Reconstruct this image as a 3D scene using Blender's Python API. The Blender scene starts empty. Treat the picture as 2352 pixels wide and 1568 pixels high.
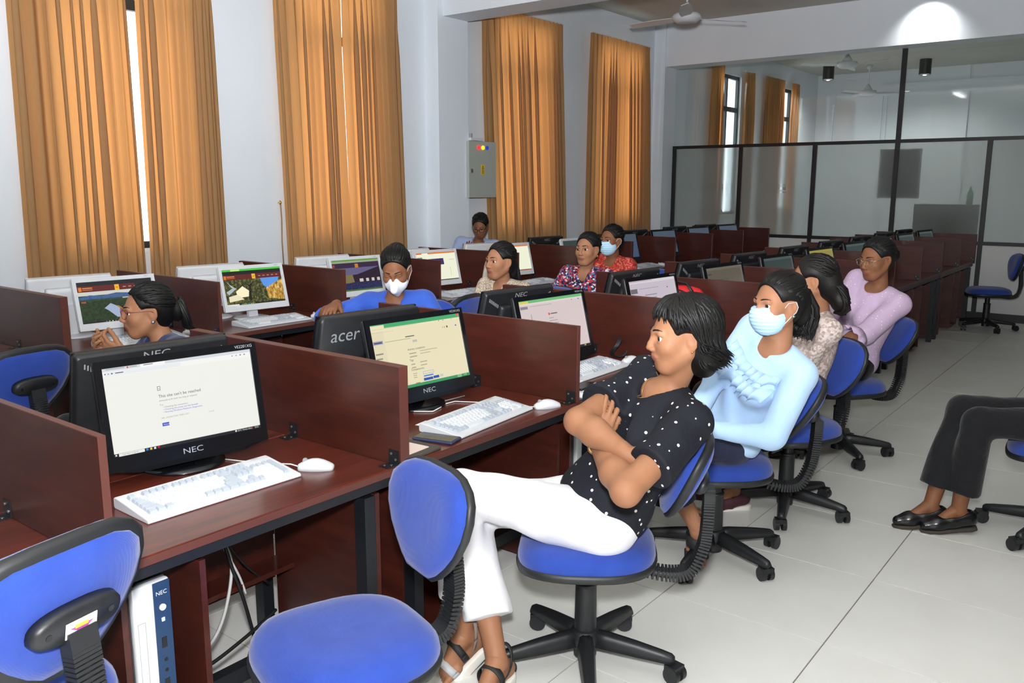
import bpy, bmesh, math, random
import numpy as np
from mathutils import Vector, Matrix

random.seed(7); rng = np.random.default_rng(7)
scene = bpy.context.scene
COL = scene.collection
R = math.radians

# ------------------------------------------------------------------ camera
cam_d = bpy.data.cameras.new('camera'); cam = bpy.data.objects.new('camera', cam_d); COL.objects.link(cam)
CAM = Vector((-1.940, -1.9547, 1.6625))
_y, _p, _r = R(52.3164), R(10.3112), R(0.0883)
_f = Vector((math.sin(_y)*math.cos(_p), math.cos(_y)*math.cos(_p), -math.sin(_p)))
_rt = Vector((math.cos(_y), -math.sin(_y), 0)); _up = _rt.cross(_f)
_r2 = _rt*math.cos(_r) + _up*math.sin(_r); _u2 = -_rt*math.sin(_r) + _up*math.cos(_r)
cam.matrix_world = Matrix(((_r2.x, _u2.x, -_f.x, CAM.x), (_r2.y, _u2.y, -_f.y, CAM.y), (_r2.z, _u2.z, -_f.z, CAM.z), (0, 0, 0, 1)))
cam_d.sensor_width = 36; cam_d.lens = 1952.4/2352*36; cam_d.clip_start = 0.02
scene.camera = cam

# ------------------------------------------------------------------ world, lights, exposure
world = bpy.data.worlds.new('world'); scene.world = world; world.use_nodes = True
bg = world.node_tree.nodes['Background']; bg.inputs[0].default_value = (0.93, 0.97, 1.0, 1); bg.inputs[1].default_value = 3.2
scene.view_settings.view_transform = 'Standard'; scene.view_settings.look = 'None'
scene.view_settings.gamma = 1.0; scene.view_settings.use_curve_mapping = False
scene.view_settings.exposure = 0.32
def light(name, kind, loc, energy, color=(1, 1, 1), rot=(0, 0, 0), **kw):
    d = bpy.data.lights.new(name, kind); d.energy = energy; d.color = color
    for k, v in kw.items(): setattr(d, k, v)
    o = bpy.data.objects.new(name, d); COL.objects.link(o); o.location = loc; o.rotation_euler = rot
    return o
# the photographer's flash, just above the lens: its head is tilted up and forward, with some light spilling straight ahead
FL = CAM + Vector((0.02, 0.02, 0.22))
light('camera_flash', 'POINT', FL, 360, (0.985, 0.99, 1.0), shadow_soft_size=0.07)
_el = R(36); _fd = Vector((math.sin(_y)*math.cos(_el), math.cos(_y)*math.cos(_el), math.sin(_el)))
light('camera_flash_head', 'SPOT', FL + Vector((0, 0, 0.04)), 1150, (0.985, 0.99, 1.0), rot=_fd.to_track_quat('-Z', 'Y').to_euler(), spot_size=R(118), spot_blend=0.7, shadow_soft_size=0.07)
# added fill: made-up tube lights above the near bay, out of view
FILL_TUBES = [(-1.6, 2.6), (2.2, 2.6)]
for tx_, ty_ in FILL_TUBES:
    light('fill_tube_glow', 'AREA', (tx_, ty_, 3.90), 6, (0.97, 1.0, 0.99), shape='RECTANGLE', size=1.2, size_y=0.12)

# ------------------------------------------------------------------ materials
MATS = {}
def srgb(r, g=None, b=None):
    if g is None: r, g, b = r
    f = lambda c: (c/255/12.92) if c/255 <= 0.04045 else ((c/255+0.055)/1.055)**2.4
    return (f(r), f(g), f(b), 1)
def mat(name, col, rough=0.5, metal=0.0, spec=0.5, **kw):
    if name in MATS: return MATS[name]
    m = bpy.data.materials.new(name); m.use_nodes = True
    b = m.node_tree.nodes['Principled BSDF']
    b.inputs['Base Color'].default_value = col if len(col) == 4 else (*col, 1)
    b.inputs['Roughness'].default_value = rough; b.inputs['Metallic'].default_value = metal
    b.inputs['Specular IOR Level'].default_value = spec
    for k, v in kw.items(): b.inputs[k.replace('_', ' ')].default_value = v
    MATS[name] = m
    return m
def nd(m, t, **kw):
    n = m.node_tree.nodes.new(t)
    for k, v in kw.items(): setattr(n, k, v)
    return n
def lk(m, a, b): m.node_tree.links.new(a, b)
def coords(m, scale=(1, 1, 1), kind='Object', rot=(0, 0, 0)):
    tc = nd(m, 'ShaderNodeTexCoord'); mp = nd(m, 'ShaderNodeMapping')
    mp.inputs['Scale'].default_value = scale; mp.inputs['Rotation'].default_value = rot
    lk(m, tc.outputs[kind], mp.inputs[0]); return mp.outputs[0]
def noise(m, vec, scale, detail=3, rough=0.5):
    n = nd(m, 'ShaderNodeTexNoise'); n.inputs['Scale'].default_value = scale; n.inputs['Detail'].default_value = detail
    n.inputs['Roughness'].default_value = rough
    lk(m, vec, n.inputs['Vector']); return n
def ramp(m, fac, stops):
    r = nd(m, 'ShaderNodeValToRGB'); e = r.color_ramp.elements
    while len(e) < len(stops): e.new(0.5)
    for el, (p, c) in zip(e, stops): el.position = p; el.color = c
    lk(m, fac, r.inputs[0]); return r.outputs[0]
def bump(m, fac, strength=0.2, dist=0.01):
    b = nd(m, 'ShaderNodeBump'); b.inputs['Strength'].default_value = strength; b.inputs['Distance'].default_value = dist
    lk(m, fac, b.inputs['Height']); lk(m, b.outputs[0], m.node_tree.nodes['Principled BSDF'].inputs['Normal'])
def bsdf(m): return m.node_tree.nodes['Principled BSDF']
def basecol(m, sock): lk(m, sock, bsdf(m).inputs['Base Color'])
def mottled(name, c1, c2, scale=8, rough=0.5, bstr=0.0, bscale=60, spec=0.5, kind='Object', stretch=(1, 1, 1)):
    if name in MATS: return MATS[name]
    m = mat(name, c1, rough, spec=spec); v = coords(m, stretch, kind)
    n = noise(m, v, scale, 4); basecol(m, ramp(m, n.outputs['Fac'], [(0.3, c1), (0.7, c2)]))
    if bstr: n2 = noise(m, v, bscale, 2); bump(m, n2.outputs['Fac'], bstr, 0.004)
    return m

WALL = mottled('painted_plaster', srgb(220, 229, 238), srgb(226, 233, 241), 1.5, 0.6, 0.05, 90)
CEIL = mottled('ceiling_paint', srgb(186, 186, 180), srgb(194, 194, 188), 1.2, 0.8)
def wood(name, dark, light_, stretch, rough=0.28):
    m = mat(name, dark, rough, spec=0.5); v = coords(m, stretch)
    n = noise(m, v, 6, 5, 0.6); w = noise(m, v, 40, 3)
    mx = nd(m, 'ShaderNodeMath', operation='MULTIPLY_ADD'); mx.inputs[1].default_value = 0.35
    lk(m, w.outputs['Fac'], mx.inputs[0]); lk(m, n.outputs['Fac'], mx.inputs[2])
    basecol(m, ramp(m, mx.outputs[0], [(0.45, dark), (0.85, light_)]))
    bsdf(m).inputs['Coat Weight'].default_value = 0.25; bsdf(m).inputs['Coat Roughness'].default_value = 0.2
    return m
WOOD_TOP = wood('mahogany_desktop', srgb(66, 26, 19), srgb(100, 42, 29), (0.6, 7, 7))
WOOD = wood('mahogany_board', srgb(52, 20, 15), srgb(72, 29, 20), (4, 0.5, 4), 0.4)
EDGE = mat('mahogany_edge_band', srgb(88, 47, 39), 0.45)
BLACK_STEEL = mat('black_steel', srgb(22, 25, 30), 0.4)
BLACK = mottled('black_plastic', srgb(24, 26, 29), srgb(30, 32, 35), 30, 0.45)
BLACK_GLOSS = mat('gloss_black_plastic', srgb(14, 16, 20), 0.22)
RUBBER = mat('black_rubber_trim', srgb(30, 32, 34), 0.5)
WHITE_PL = mat('white_plastic', srgb(208, 211, 216), 0.4)
KEY_W = mat('white_keycap', srgb(214, 218, 224), 0.45)
KEY_G = mat('pale_grey_keycap', srgb(176, 184, 196), 0.45)
SILVER = mat('silver_plastic', srgb(206, 210, 214), 0.35, 0.1)
CPU_BLUE = mat('navy_panel', srgb(32, 58, 92), 0.4)
STEEL = mat('steel', srgb(170, 170, 168), 0.3, 0.9)
GOLD = mat('gold', srgb(225, 185, 110), 0.25, 0.95)
GREY_PL = mat('grey_plastic', srgb(150, 153, 155), 0.5)
LOGO = mat('silver_lettering', srgb(170, 176, 182), 0.4, 0.3)
LOGO_G = mat('grey_lettering', srgb(150, 155, 162), 0.5)
def fabric(name, c1, c2, scale=900, bstr=0.25):
    m = mat(name, c1, 0.85, spec=0.2); v = coords(m)
    n = noise(m, v, 9, 3); w = nd(m, 'ShaderNodeTexWave'); w.inputs['Scale'].default_value = scale/6.0; w.inputs['Distortion'].default_value = 2
    lk(m, v, w.inputs['Vector'])
    basecol(m, ramp(m, n.outputs['Fac'], [(0.3, c1), (0.7, c2)])); bump(m, w.outputs['Fac'], bstr, 0.001)
    bsdf(m).inputs['Sheen Weight'].default_value = 0.25
    return m
BLUE_FAB = fabric('blue_chair_fabric', srgb(36, 62, 146), srgb(43, 71, 157))
TILE = mottled('floor_tile', srgb(218, 218, 213), srgb(225, 225, 221), 3, 0.34)
GROUT = mat('floor_grout', srgb(120, 112, 106), 0.8)
def glass_mat(name, frost, rgh=.15):
    m = bpy.data.materials.new(name); m.use_nodes = True; nt = m.node_tree; nt.nodes.clear()
    out = nt.nodes.new('ShaderNodeOutputMaterial')
    if not frost:
        tr = nt.nodes.new('ShaderNodeBsdfTransparent'); gl = nt.nodes.new('ShaderNodeBsdfGlossy'); gl.inputs['Roughness'].default_value = 0.03
        tr.inputs[0].default_value = (0.96, 0.98, 0.97, 1)
        mx = nt.nodes.new('ShaderNodeMixShader'); mx.inputs[0].default_value = 0.05
        nt.links.new(tr.outputs[0], mx.inputs[1]); nt.links.new(gl.outputs[0], mx.inputs[2]); nt.links.new(mx.outputs[0], out.inputs[0])
    else:
        g = nt.nodes.new('ShaderNodeBsdfRefraction'); g.inputs['Roughness'].default_value = rgh; g.inputs['IOR'].default_value = 1.25; g.inputs['Color'].default_value = (0.93, 0.96, 0.95, 1)
        df = nt.nodes.new('ShaderNodeBsdfTranslucent'); df.inputs[0].default_value = (0.8, 0.84, 0.84, 1)
        d2 = nt.nodes.new('ShaderNodeBsdfDiffuse'); d2.inputs[0].default_value = (0.55, 0.58, 0.58, 1)
        m1 = nt.nodes.new('ShaderNodeMixShader'); m1.inputs[0].default_value = 0.24
        m2 = nt.nodes.new('ShaderNodeMixShader'); m2.inputs[0].default_value = 0.14
        nt.links.new(g.outputs[0], m1.inputs[1]); nt.links.new(df.outputs[0], m1.inputs[2])
        nt.links.new(m1.outputs[0], m2.inputs[1]); nt.links.new(d2.outputs[0], m2.inputs[2]); nt.links.new(m2.outputs[0], out.inputs[0])
    MATS[name] = m; return m
GLASS = glass_mat('clear_glass', False); FROST = glass_mat('frosted_glass', True); BAND = glass_mat('etched_band_glass', True, .04)
def curtain_mat():
    m = bpy.data.materials.new('curtain_cloth'); m.use_nodes = True; nt = m.node_tree; nt.nodes.clear(); MATS['curtain_cloth'] = m
    out = nt.nodes.new('ShaderNodeOutputMaterial')
    v = coords(m, (60, 60, 2)); n = noise(m, v, 6, 3)
    c = ramp(m, n.outputs['Fac'], [(0.3, srgb(158, 130, 92)), (0.7, srgb(172, 143, 103))])
    d = nt.nodes.new('ShaderNodeBsdfDiffuse'); t = nt.nodes.new('ShaderNodeBsdfTranslucent')
    lk(m, c, d.inputs[0]); t.inputs[0].default_value = (0.95, 0.36, 0.10, 1)
    mx = nt.nodes.new('ShaderNodeMixShader'); mx.inputs[0].default_value = 0.30
    lk(m, d.outputs[0], mx.inputs[1]); lk(m, t.outputs[0], mx.inputs[2]); lk(m, mx.outputs[0], out.inputs[0])
    return m
CURTAIN = curtain_mat()
def emit(col, strength=1.0):
    key = 'screen_%d_%d_%d_%d' % (col[0], col[1], col[2], int(strength*100))
    if key in MATS: return MATS[key]
    c = srgb(*col); m = mat(key, (0.01, 0.01, 0.01, 1), 0.3)
    b = bsdf(m); b.inputs['Emission Color'].default_value = c; b.inputs['Emission Strength'].default_value = strength*.80
    return m
def emit_noise(key, c1, c2, c3, scale, stretch=(1, 1, 1)):
    if key in MATS: return MATS[key]
    m = mat(key, (0.01, 0.01, 0.01, 1), 0.3); v = coords(m, stretch); n = noise(m, v, scale, 5, 0.65)
    lk(m, ramp(m, n.outputs['Fac'], [(0.35, srgb(*c1)), (0.5, srgb(*c2)), (0.66, srgb(*c3))]), bsdf(m).inputs['Emission Color'])
    bsdf(m).inputs['Emission Strength'].default_value = 0.8
    return m

# ------------------------------------------------------------------ object helpers
def setp(o, label=None, cat=None, group=None, kind=None):
    if label: o['label'] = label
    if cat: o['category'] = cat
    if group: o['group'] = group
    if kind: o['kind'] = kind
    return o
def obj(name, me, parent=None, loc=None, rot=None):
    o = bpy.data.objects.new(name, me); COL.objects.link(o)
    if parent: o.parent = parent
    if loc is not None: o.location = loc
    if rot is not None: o.rotation_euler = rot
    return o
def empty(name, loc=(0, 0, 0), rz=0, label=None, cat=None, group=None, kind=None):
    o = bpy.data.objects.new(name, None); COL.objects.link(o); o.location = loc; o.rotation_euler = (0, 0, rz)
    o.empty_display_size = 0.1
    return setp(o, label, cat, group, kind)
def copy_tree(o, parent=None):
    c = o.copy(); COL.objects.link(c); c.parent = parent
    for ch in list(o.children): copy_tree(ch, c)
    return c
def bevel(o, w, seg=2):
    b = o.modifiers.new('bevel', 'BEVEL'); b.width = w; b.segments = seg; b.limit_method = 'ANGLE'; b.angle_limit = R(40)
    return o

class MB:
    """collects shapes with material slots and builds ONE mesh"""
    def __init__(s): s.v = []; s.f = []; s.m = []; s.mats = []; s.sm = []
    def mi(s, m):
        if m not in s.mats: s.mats.append(m)
        return s.mats.index(m)
    def add(s, vs, fs, m, smooth=False):
        o = len(s.v); s.v += [tuple(v) for v in vs]; i = s.mi(m)
        for f in fs: s.f.append(tuple(a+o for a in f)); s.m.append(i); s.sm.append(smooth)
        return s
    def box(s, c, d, m, rot=None):
        x, y, z = d[0]/2, d[1]/2, d[2]/2
        vs = [Vector((a*x, b*y, e*z)) for e in (-1, 1) for b in (-1, 1) for a in (-1, 1)]
        if rot is not None: vs = [rot @ v for v in vs]
        vs = [v + Vector(c) for v in vs]
        return s.add(vs, [(0, 2, 3, 1), (4, 5, 7, 6), (0, 1, 5, 4), (2, 6, 7, 3), (0, 4, 6, 2), (1, 3, 7, 5)], m)
    def bx(s, x0, x1, y0, y1, z0, z1, m): return s.box(((x0+x1)/2, (y0+y1)/2, (z0+z1)/2), (x1-x0, y1-y0, z1-z0), m)
    def quad(s, pts, m): return s.add(pts, [(0, 1, 2, 3)], m)
    def tube(s, path, r, m, n=8, cap=True, flat=None):
        P = [Vector(p) for p in path]; rs = r if isinstance(r, (list, tuple)) else [r]*len(P)
        vs = []; up = None
        for i, p in enumerate(P):
            t = (P[min(i+1, len(P)-1)] - P[max(i-1, 0)])
            if t.length < 1e-9: t = Vector((0, 0, 1))
            t.normalize()
            if up is None: up = Vector((0, 0, 1)) if abs(t.z) < 0.9 else Vector((1, 0, 0))
            a = t.cross(up)
            if a.length < 1e-6: a = t.cross(Vector((0, 1, 0)))
            a.normalize(); b = a.cross(t); up = b
            for k in range(n):
                g = 2*math.pi*k/n; vs.append(p + a*math.cos(g)*rs[i] + b*math.sin(g)*rs[i]*(flat or 1))
        fs = [(i*n+k, i*n+(k+1) % n, (i+1)*n+(k+1) % n, (i+1)*n+k) for i in range(len(P)-1) for k in range(n)]
        if cap: fs += [tuple(range(n-1, -1, -1)), tuple((len(P)-1)*n+k for k in range(n))]
        return s.add(vs, fs, m, True)
    def cyl(s, c, r, h, m, n=20, r2=None, axis='z', bottom=True):
        r2 = r if r2 is None else r2
        def tr(x, y, z):
            if axis == 'z': return (c[0]+x, c[1]+y, c[2]+z)
            if axis == 'x': return (c[0]+z, c[1]+x, c[2]+y)
            return (c[0]+y, c[1]+z, c[2]+x)
        vs = [tr(rr*math.cos(2*math.pi*k/n), rr*math.sin(2*math.pi*k/n), z) for rr, z in ((r, 0), (r2, h)) for k in range(n)]
        s.add(vs, [(k, (k+1) % n, n+(k+1) % n, n+k) for k in range(n)], m, True)
        vs2 = list(vs); return s.add(vs2, [tuple(range(n-1, -1, -1)), tuple(range(n, 2*n))], m)
    def lathe(s, c, prof, m, n=24):
        vs = [(c[0]+r*math.cos(2*math.pi*k/n), c[1]+r*math.sin(2*math.pi*k/n), c[2]+z) for r, z in prof for k in range(n)]
        L = len(prof)
        return s.add(vs, [(i*n+k, i*n+(k+1) % n, (i+1)*n+(k+1) % n, (i+1)*n+k) for i in range(L-1) for k in range(n)] + [tuple(range(n-1, -1, -1)), tuple((L-1)*n+k for k in range(n))], m, True)
    def loft(s, rings, m, cap=True, smooth=True):
        n = len(rings[0]); vs = [p for r in rings for p in r]
        fs = [(i*n+k, i*n+(k+1) % n, (i+1)*n+(k+1) % n, (i+1)*n+k) for i in range(len(rings)-1) for k in range(n)]
        if cap: fs += [tuple(range(n-1, -1, -1)), tuple((len(rings)-1)*n+k for k in range(n))]
        return s.add(vs, fs, m, smooth)
    def merge(s, me, M, m):
        return s.add([M @ v.co for v in me.vertices], [tuple(p.vertices) for p in me.polygons], m)
    def mesh(s, name):
        me = bpy.data.meshes.new(name); me.from_pydata(s.v, [], s.f)
        for m in s.mats: me.materials.append(m)
        me.polygons.foreach_set('material_index', s.m); me.polygons.foreach_set('use_smooth', s.sm)
        me.update(); return me
    def build(s, name, parent=None, loc=None, rot=None): return obj(name, s.mesh(name), parent, loc, rot)

_txt = {}
def text_mesh(t, size=1.0, align='CENTER'):
    k = (t, size, align)
    if k in _txt: return _txt[k]
    cu = bpy.data.curves.new('t', 'FONT'); cu.body = t; cu.size = size; cu.align_x = align; cu.align_y = 'CENTER'; cu.resolution_u = 3
    o = bpy.data.objects.new('t', cu); COL.objects.link(o)
    dg = bpy.context.evaluated_depsgraph_get(); me = bpy.data.meshes.new_from_object(o.evaluated_get(dg))
    bpy.data.objects.remove(o); bpy.data.curves.remove(cu)
    _txt[k] = me; return me
def ordinal(i): return ['first', 'second', 'third', 'fourth', 'fifth', 'sixth', 'seventh', 'eighth', 'ninth', 'tenth', 'eleventh', 'twelfth'][i]
# ================================================================== THE SETTING
YW, YR, XB, XF, ZC, XP = 4.477, -6.5, -7.5, 17.2, 4.02, 10.21
# ---- floor: grout bed, single tiles near the camera, the rest joined
floor = setp(MB().bx(XB-.2, XF+.2, YR-.2, YW+.25, -0.20, -0.004, GROUT).build('floor'), kind='structure')
TX, TY, TS = 0.399, -0.438, 0.66
tile_me = None
near, rest = [], MB()
for i in range(-13, 27):
    for j in range(-10, 9):
        x, y = TX+i*TS, TY+j*TS
        x0, x1, y0, y1 = max(x+.0025, XB), min(x+TS-.0025, XF), max(y+.0025, YR), min(y+TS-.0025, YW)
        if x1-x0 < .03 or y1-y0 < .03: continue
        full = (x1-x0 > TS-.006 and y1-y0 > TS-.006)
        if full and -2 <= i <= 14 and -4 <= j <= 6: near.append((x+TS/2, y+TS/2))
        else: rest.bx(x0, x1, y0, y1, -0.006, 0, TILE)
t_me = MB().bx(-TS/2+.0025, TS/2-.0025, -TS/2+.0025, TS/2-.0025, -0.006, 0, TILE).mesh('tile')
for x, y in near: obj('tile', t_me, floor, (x, y, 0))
setp(rest.build('tile_field', floor), kind='stuff')
setp(MB().bx(XB-.2, XF+.2, YR-.2, YW+.25, ZC, ZC+.15, CEIL).build('ceiling'), kind='structure')
DIM = mottled('brown_low_bounce_wall', srgb(96, 82, 70), srgb(106, 90, 76), 3, .6)  # finish made up for the unseen walls, kept dark to cut bounced light
setp(MB().bx(XB-.2, XB, YR-.2, YW+.25, 0, ZC, DIM).build('wall_back'), kind='structure')
setp(MB().bx(XB, XF, YR-.2, YR, 0, ZC, DIM).build('wall_right'), kind='structure')
wf = setp(MB().bx(XF, XF+.2, YR-.2, YW+.25, 0, ZC, WALL).build('wall_far'), kind='structure')
for nm, a in (('rail', (3.52, 3.565, YR, 3.17)), ('rail', (3.71, 3.75, YR, 3.17)), ('strip', (0, 3.52, 3.11, 3.17)), ('strip', (0, 3.52, 3.02, 3.05)), ('strip', (0, 3.52, 1.50, 1.55)), ('strip', (3.75, ZC, 1.52, 1.57)), ('strip', (0, 3.4, 4.10, 4.15))):
    MB().bx(XF-.035, XF, a[2], a[3], a[0], a[1], WALL).build(nm, wf)
# ---- window wall with real openings
WIN = [(0.98, 2.10), (3.10, 4.22), (6.02, 7.12), (8.22, 9.38), (12.10, 13.12), (14.90, 15.72)]
ZS, ZH, ZT = 1.18, 3.60, 3.02
m = MB(); xs = [XB] + [v for w in WIN for v in w] + [XF]
for k in range(0, len(xs), 2): m.bx(xs[k], xs[k+1], YW, YW+.22, 0, ZC, WALL)
for a, b in WIN: m.bx(a, b, YW, YW+.22, 0, ZS, WALL); m.bx(a, b, YW, YW+.22, ZH, ZC, WALL)
setp(m.build('wall_left'), kind='structure')
FRAME = mat('dark_window_frame', srgb(38, 42, 46), 0.5)
for k, (a, b) in enumerate(WIN):
    w = empty('window_%d' % (k+1), ((a+b)/2, YW+.06, ZS), kind='structure')
    hw, h = (b-a)/2, ZH-ZS
    f = MB(); f.bx(-hw, -hw+.05, -.02, .03, 0, h, FRAME); f.bx(hw-.05, hw, -.02, .03, 0, h, FRAME); f.bx(-hw, hw, -.02, .03, 0, .05, FRAME); f.bx(-hw, hw, -.02, .03, h-.06, h, FRAME)
    f.build('window_frame', w)
    MB().bx(-hw+.05, hw-.05, -.02, .03, ZT-ZS-.04, ZT-ZS+.04, FRAME).build('transom', w)
    MB().bx(-.025, .025, -.02, .03, .05, ZT-ZS-.04, FRAME).build('mullion', w)
    MB().bx(-.025, .025, -.02, .03, ZT-ZS+.04, h-.06, FRAME).build('mullion', w)
    for (u0, u1) in ((-hw+.05, -.025), (.025, hw-.05)):
        for (z0, z1) in ((.05, ZT-ZS-.04), (ZT-ZS+.04, h-.06)): MB().bx(u0, u1, .002, .006, z0, z1, GLASS).build('pane', w)
    MB().bx(-hw-.04, hw+.04, -.085, .0, -.03, 0, WALL).build('window_sill', w)
    p = light('window_portal', 'AREA', ((a+b)/2, YW+.25, (ZS+ZH)/2), 1, rot=(R(-90), 0, 0), shape='RECTANGLE', size=b-a, size_y=h); p.data.cycles.is_portal = True
# ---- columns and beams
def struct_box(nm, *a): return setp(MB().bx(*a, WALL).build(nm), kind='structure')
struct_box('trim_1', 4.88, 5.36, 4.29, YW, 0, ZC); struct_box('trim_2', 9.86, 10.26, 4.29, YW, 0, ZC)
struct_box('trim_3', 4.97, 5.36, YR, 4.29, 3.405, ZC); struct_box('trim_4', 9.88, 10.24, YR, 4.29, 3.42, ZC)
setp(MB().bx(XB, 4.88, YW-.012, YW, 0, .1, mat('skirting_paint', srgb(150, 140, 130), .5)).build('baseboard_left'), kind='structure')
# ---- glazed partition
PB = mat('black_powder_coat', srgb(20, 22, 25), 0.45); PANEL = mat('white_partition_panel', srgb(205, 208, 208), 0.5)
part = empty('wall_partition', (XP, 0, 0), kind='structure')
PY = [4.266-1.077*i for i in range(10)]; PY[0] = 4.262
for i, y in enumerate(PY): MB().bx(-.025, .025, y-.028, y+.028, 0, 3.42 if i in (3, 7) else 2.28, PB).build('post', part)
for i in range(9):
    a, b = PY[i+1]+.028, PY[i]-.028
    MB().bx(-.022, .022, a, b, 2.235, 2.28, PB).build('top_rail', part)
    MB().bx(-.022, .022, a, b, .945, .99, PB).build('middle_rail', part)
    MB().bx(-.022, .022, a, b, 0, .10, PB).build('bottom_rail', part)
    MB().bx(-.012, .012, a, b, .10, .945, PANEL).build('lower_panel', part)
    g = MB(); zz = [.99, 1.205, 1.222, 1.245, 1.285, 1.305, 1.325, 1.585, 1.60, 1.625, 1.665, 1.685, 1.705, 2.235]
    for q in range(13): g.bx(-.004, .004, a, b, zz[q], zz[q+1], BAND if q in (1, 3, 5, 7, 9, 11) else FROST)
    setp(g.build('frosted_pane', part))
for (a, b) in ((PY[3]+.028, 4.285), (PY[7]+.028, PY[3]-.028)): MB().bx(-.004, .004, a, b, 2.28, 3.42, GLASS).build('clear_pane', part)

# ---- curtains: two pleated cloth panels per window, gathered on a rail
def curtain(xt0, xt1, xb0, xb1, zt, zb, seed, y=4.372, lab='', grp='tan curtains on the window wall'):
    r = np.random.default_rng(seed); w = max(xt1-xt0, .12); nf = max(3, int(round(w/.085))); nu = nf*18+1; nv = 30
    vs = []; ph = np.concatenate([[0], np.cumsum(r.uniform(.55, 1.5, nf))]); ph = ph/ph[-1]
    amp = r.uniform(.6, 1.2, nf); fold = np.where(r.random(nf) < .5, r.uniform(.0, .08, nf), r.uniform(.34, .50, nf))
    for j in range(nv):
        t = j/(nv-1); z = zt+(zb-zt)*t
        a0 = xt0+(xb0-xt0)*t; a1 = xt1+(xb1-xt1)*t; g = min(1, .25+t*3)
        for i in range(nu):
            u = i/(nu-1); k = min(max(int(np.searchsorted(ph, u, side='right'))-1, 0), nf-1)
            d = ph[k+1]-ph[k]; s = (u-ph[k])/(d+1e-9)
            yy = y + .030*amp[k]*g*math.cos(2*math.pi*s) + .010*math.sin(6*u+1.5*t+seed)
            du = d*fold[k]*g*math.sin(2*math.pi*s)*(1+.25*math.sin(2.2*t+k))
            wob = .010*math.sin(2.5*t+k*1.7+seed)*t*math.sin(math.pi*u)
            vs.append((a0+(a1-a0)*(u+du)+wob, min(yy, 4.425), z))
    fs = [(j*nu+i, j*nu+i+1, (j+1)*nu+i+1, (j+1)*nu+i) for j in range(nv-1) for i in range(nu-1)]
    c = empty('curtain', ((xt0+xt1)/2, y, zb), label=lab, cat='curtain', group=grp)
    me = MB().add(vs, fs, CURTAIN, True).mesh('cloth'); o = obj('cloth', me, c); o.matrix_parent_inverse = Matrix.Translation((-(xt0+xt1)/2, -y, -zb))
    m = MB(); m.bx(xt0, xt1, y-.006, y+.02, zt-.005, zt+.006, WHITE_PL)
    h = obj('curtain_rail', m.mesh('curtain_rail'), c); h.matrix_parent_inverse = o.matrix_parent_inverse
    return c
curtain(.755, 1.572, .70, 1.585, 3.66, .62, 1, lab='tan curtain panel on the left of the bright gap in the nearest window')
curtain(1.66, 2.30, 1.615, 2.31, 3.66, .62, 2, lab='tan curtain panel on the right of the bright gap in the nearest window')
curtain(2.89, 3.66, 2.94, 3.72, 3.66, .62, 3, lab='left half of the closed tan curtain just left of the near white column')
curtain(3.655, 4.385, 3.715, 4.47, 3.66, .62, 4, lab='right half of the closed tan curtain just left of the near white column')
curtain(5.69, 6.49, 5.86, 6.68, 3.655, .62, 5, lab='tan curtain panel hanging beside the grey electrical cabinet')
curtain(6.485, 7.285, 6.675, 7.47, 3.655, .62, 6, lab='tan curtain panel on the wall-gap side of the third window')
curtain(7.95, 8.86, 7.90, 8.90, 3.66, .62, 7, lab='left tan panel of the fourth window, by the thin bright slit')
curtain(8.84, 9.56, 8.935, 9.74, 3.66, .62, 8, lab='right tan panel of the fourth window, next to the far column')
for a, b, s, l in ((11.70, 12.22, 11, 'dark side'), (13.12, 13.55, 12, 'sunlit side')):
    curtain(a, b, a, b, 3.70, .7, s, 4.40, 'tan curtain pulled to the %s of the first window beyond the partition' % l, 'tan curtains beyond the partition')
for a, b, s, l in ((14.10, 15.08, 13, 'wide tan curtain on the left of the farthest window beyond the partition'), (15.50, 15.92, 14, 'narrow tan curtain on the right of the farthest window beyond the partition')):
    curtain(a, b, a, b, 3.72, .7, s, 4.40, l, 'tan curtains beyond the partition')
# curtain tie hook on the wall
th = MB(); th.lathe((0, 0, 0), [(.004, -.02), (.012, -.012), (.014, 0), (.008, .012), (.003, .02)], GOLD, 10); th.cyl((0, -.0, -.004), .006, .03, GOLD, 8, axis='y')
th.tube([(0, -.005, -.02), (.004, -.006, -.15), (-.003, -.006, -.35), (.004, -.006, -.6)], .006, mat('tie_cord', srgb(150, 120, 85), .8), 6)
setp(th.build('curtain_tie', None, (2.925, YW-.03, 1.52)), 'brass curtain hook with hanging tie cord on the wall beside the second curtain', 'curtain tie')

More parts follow.
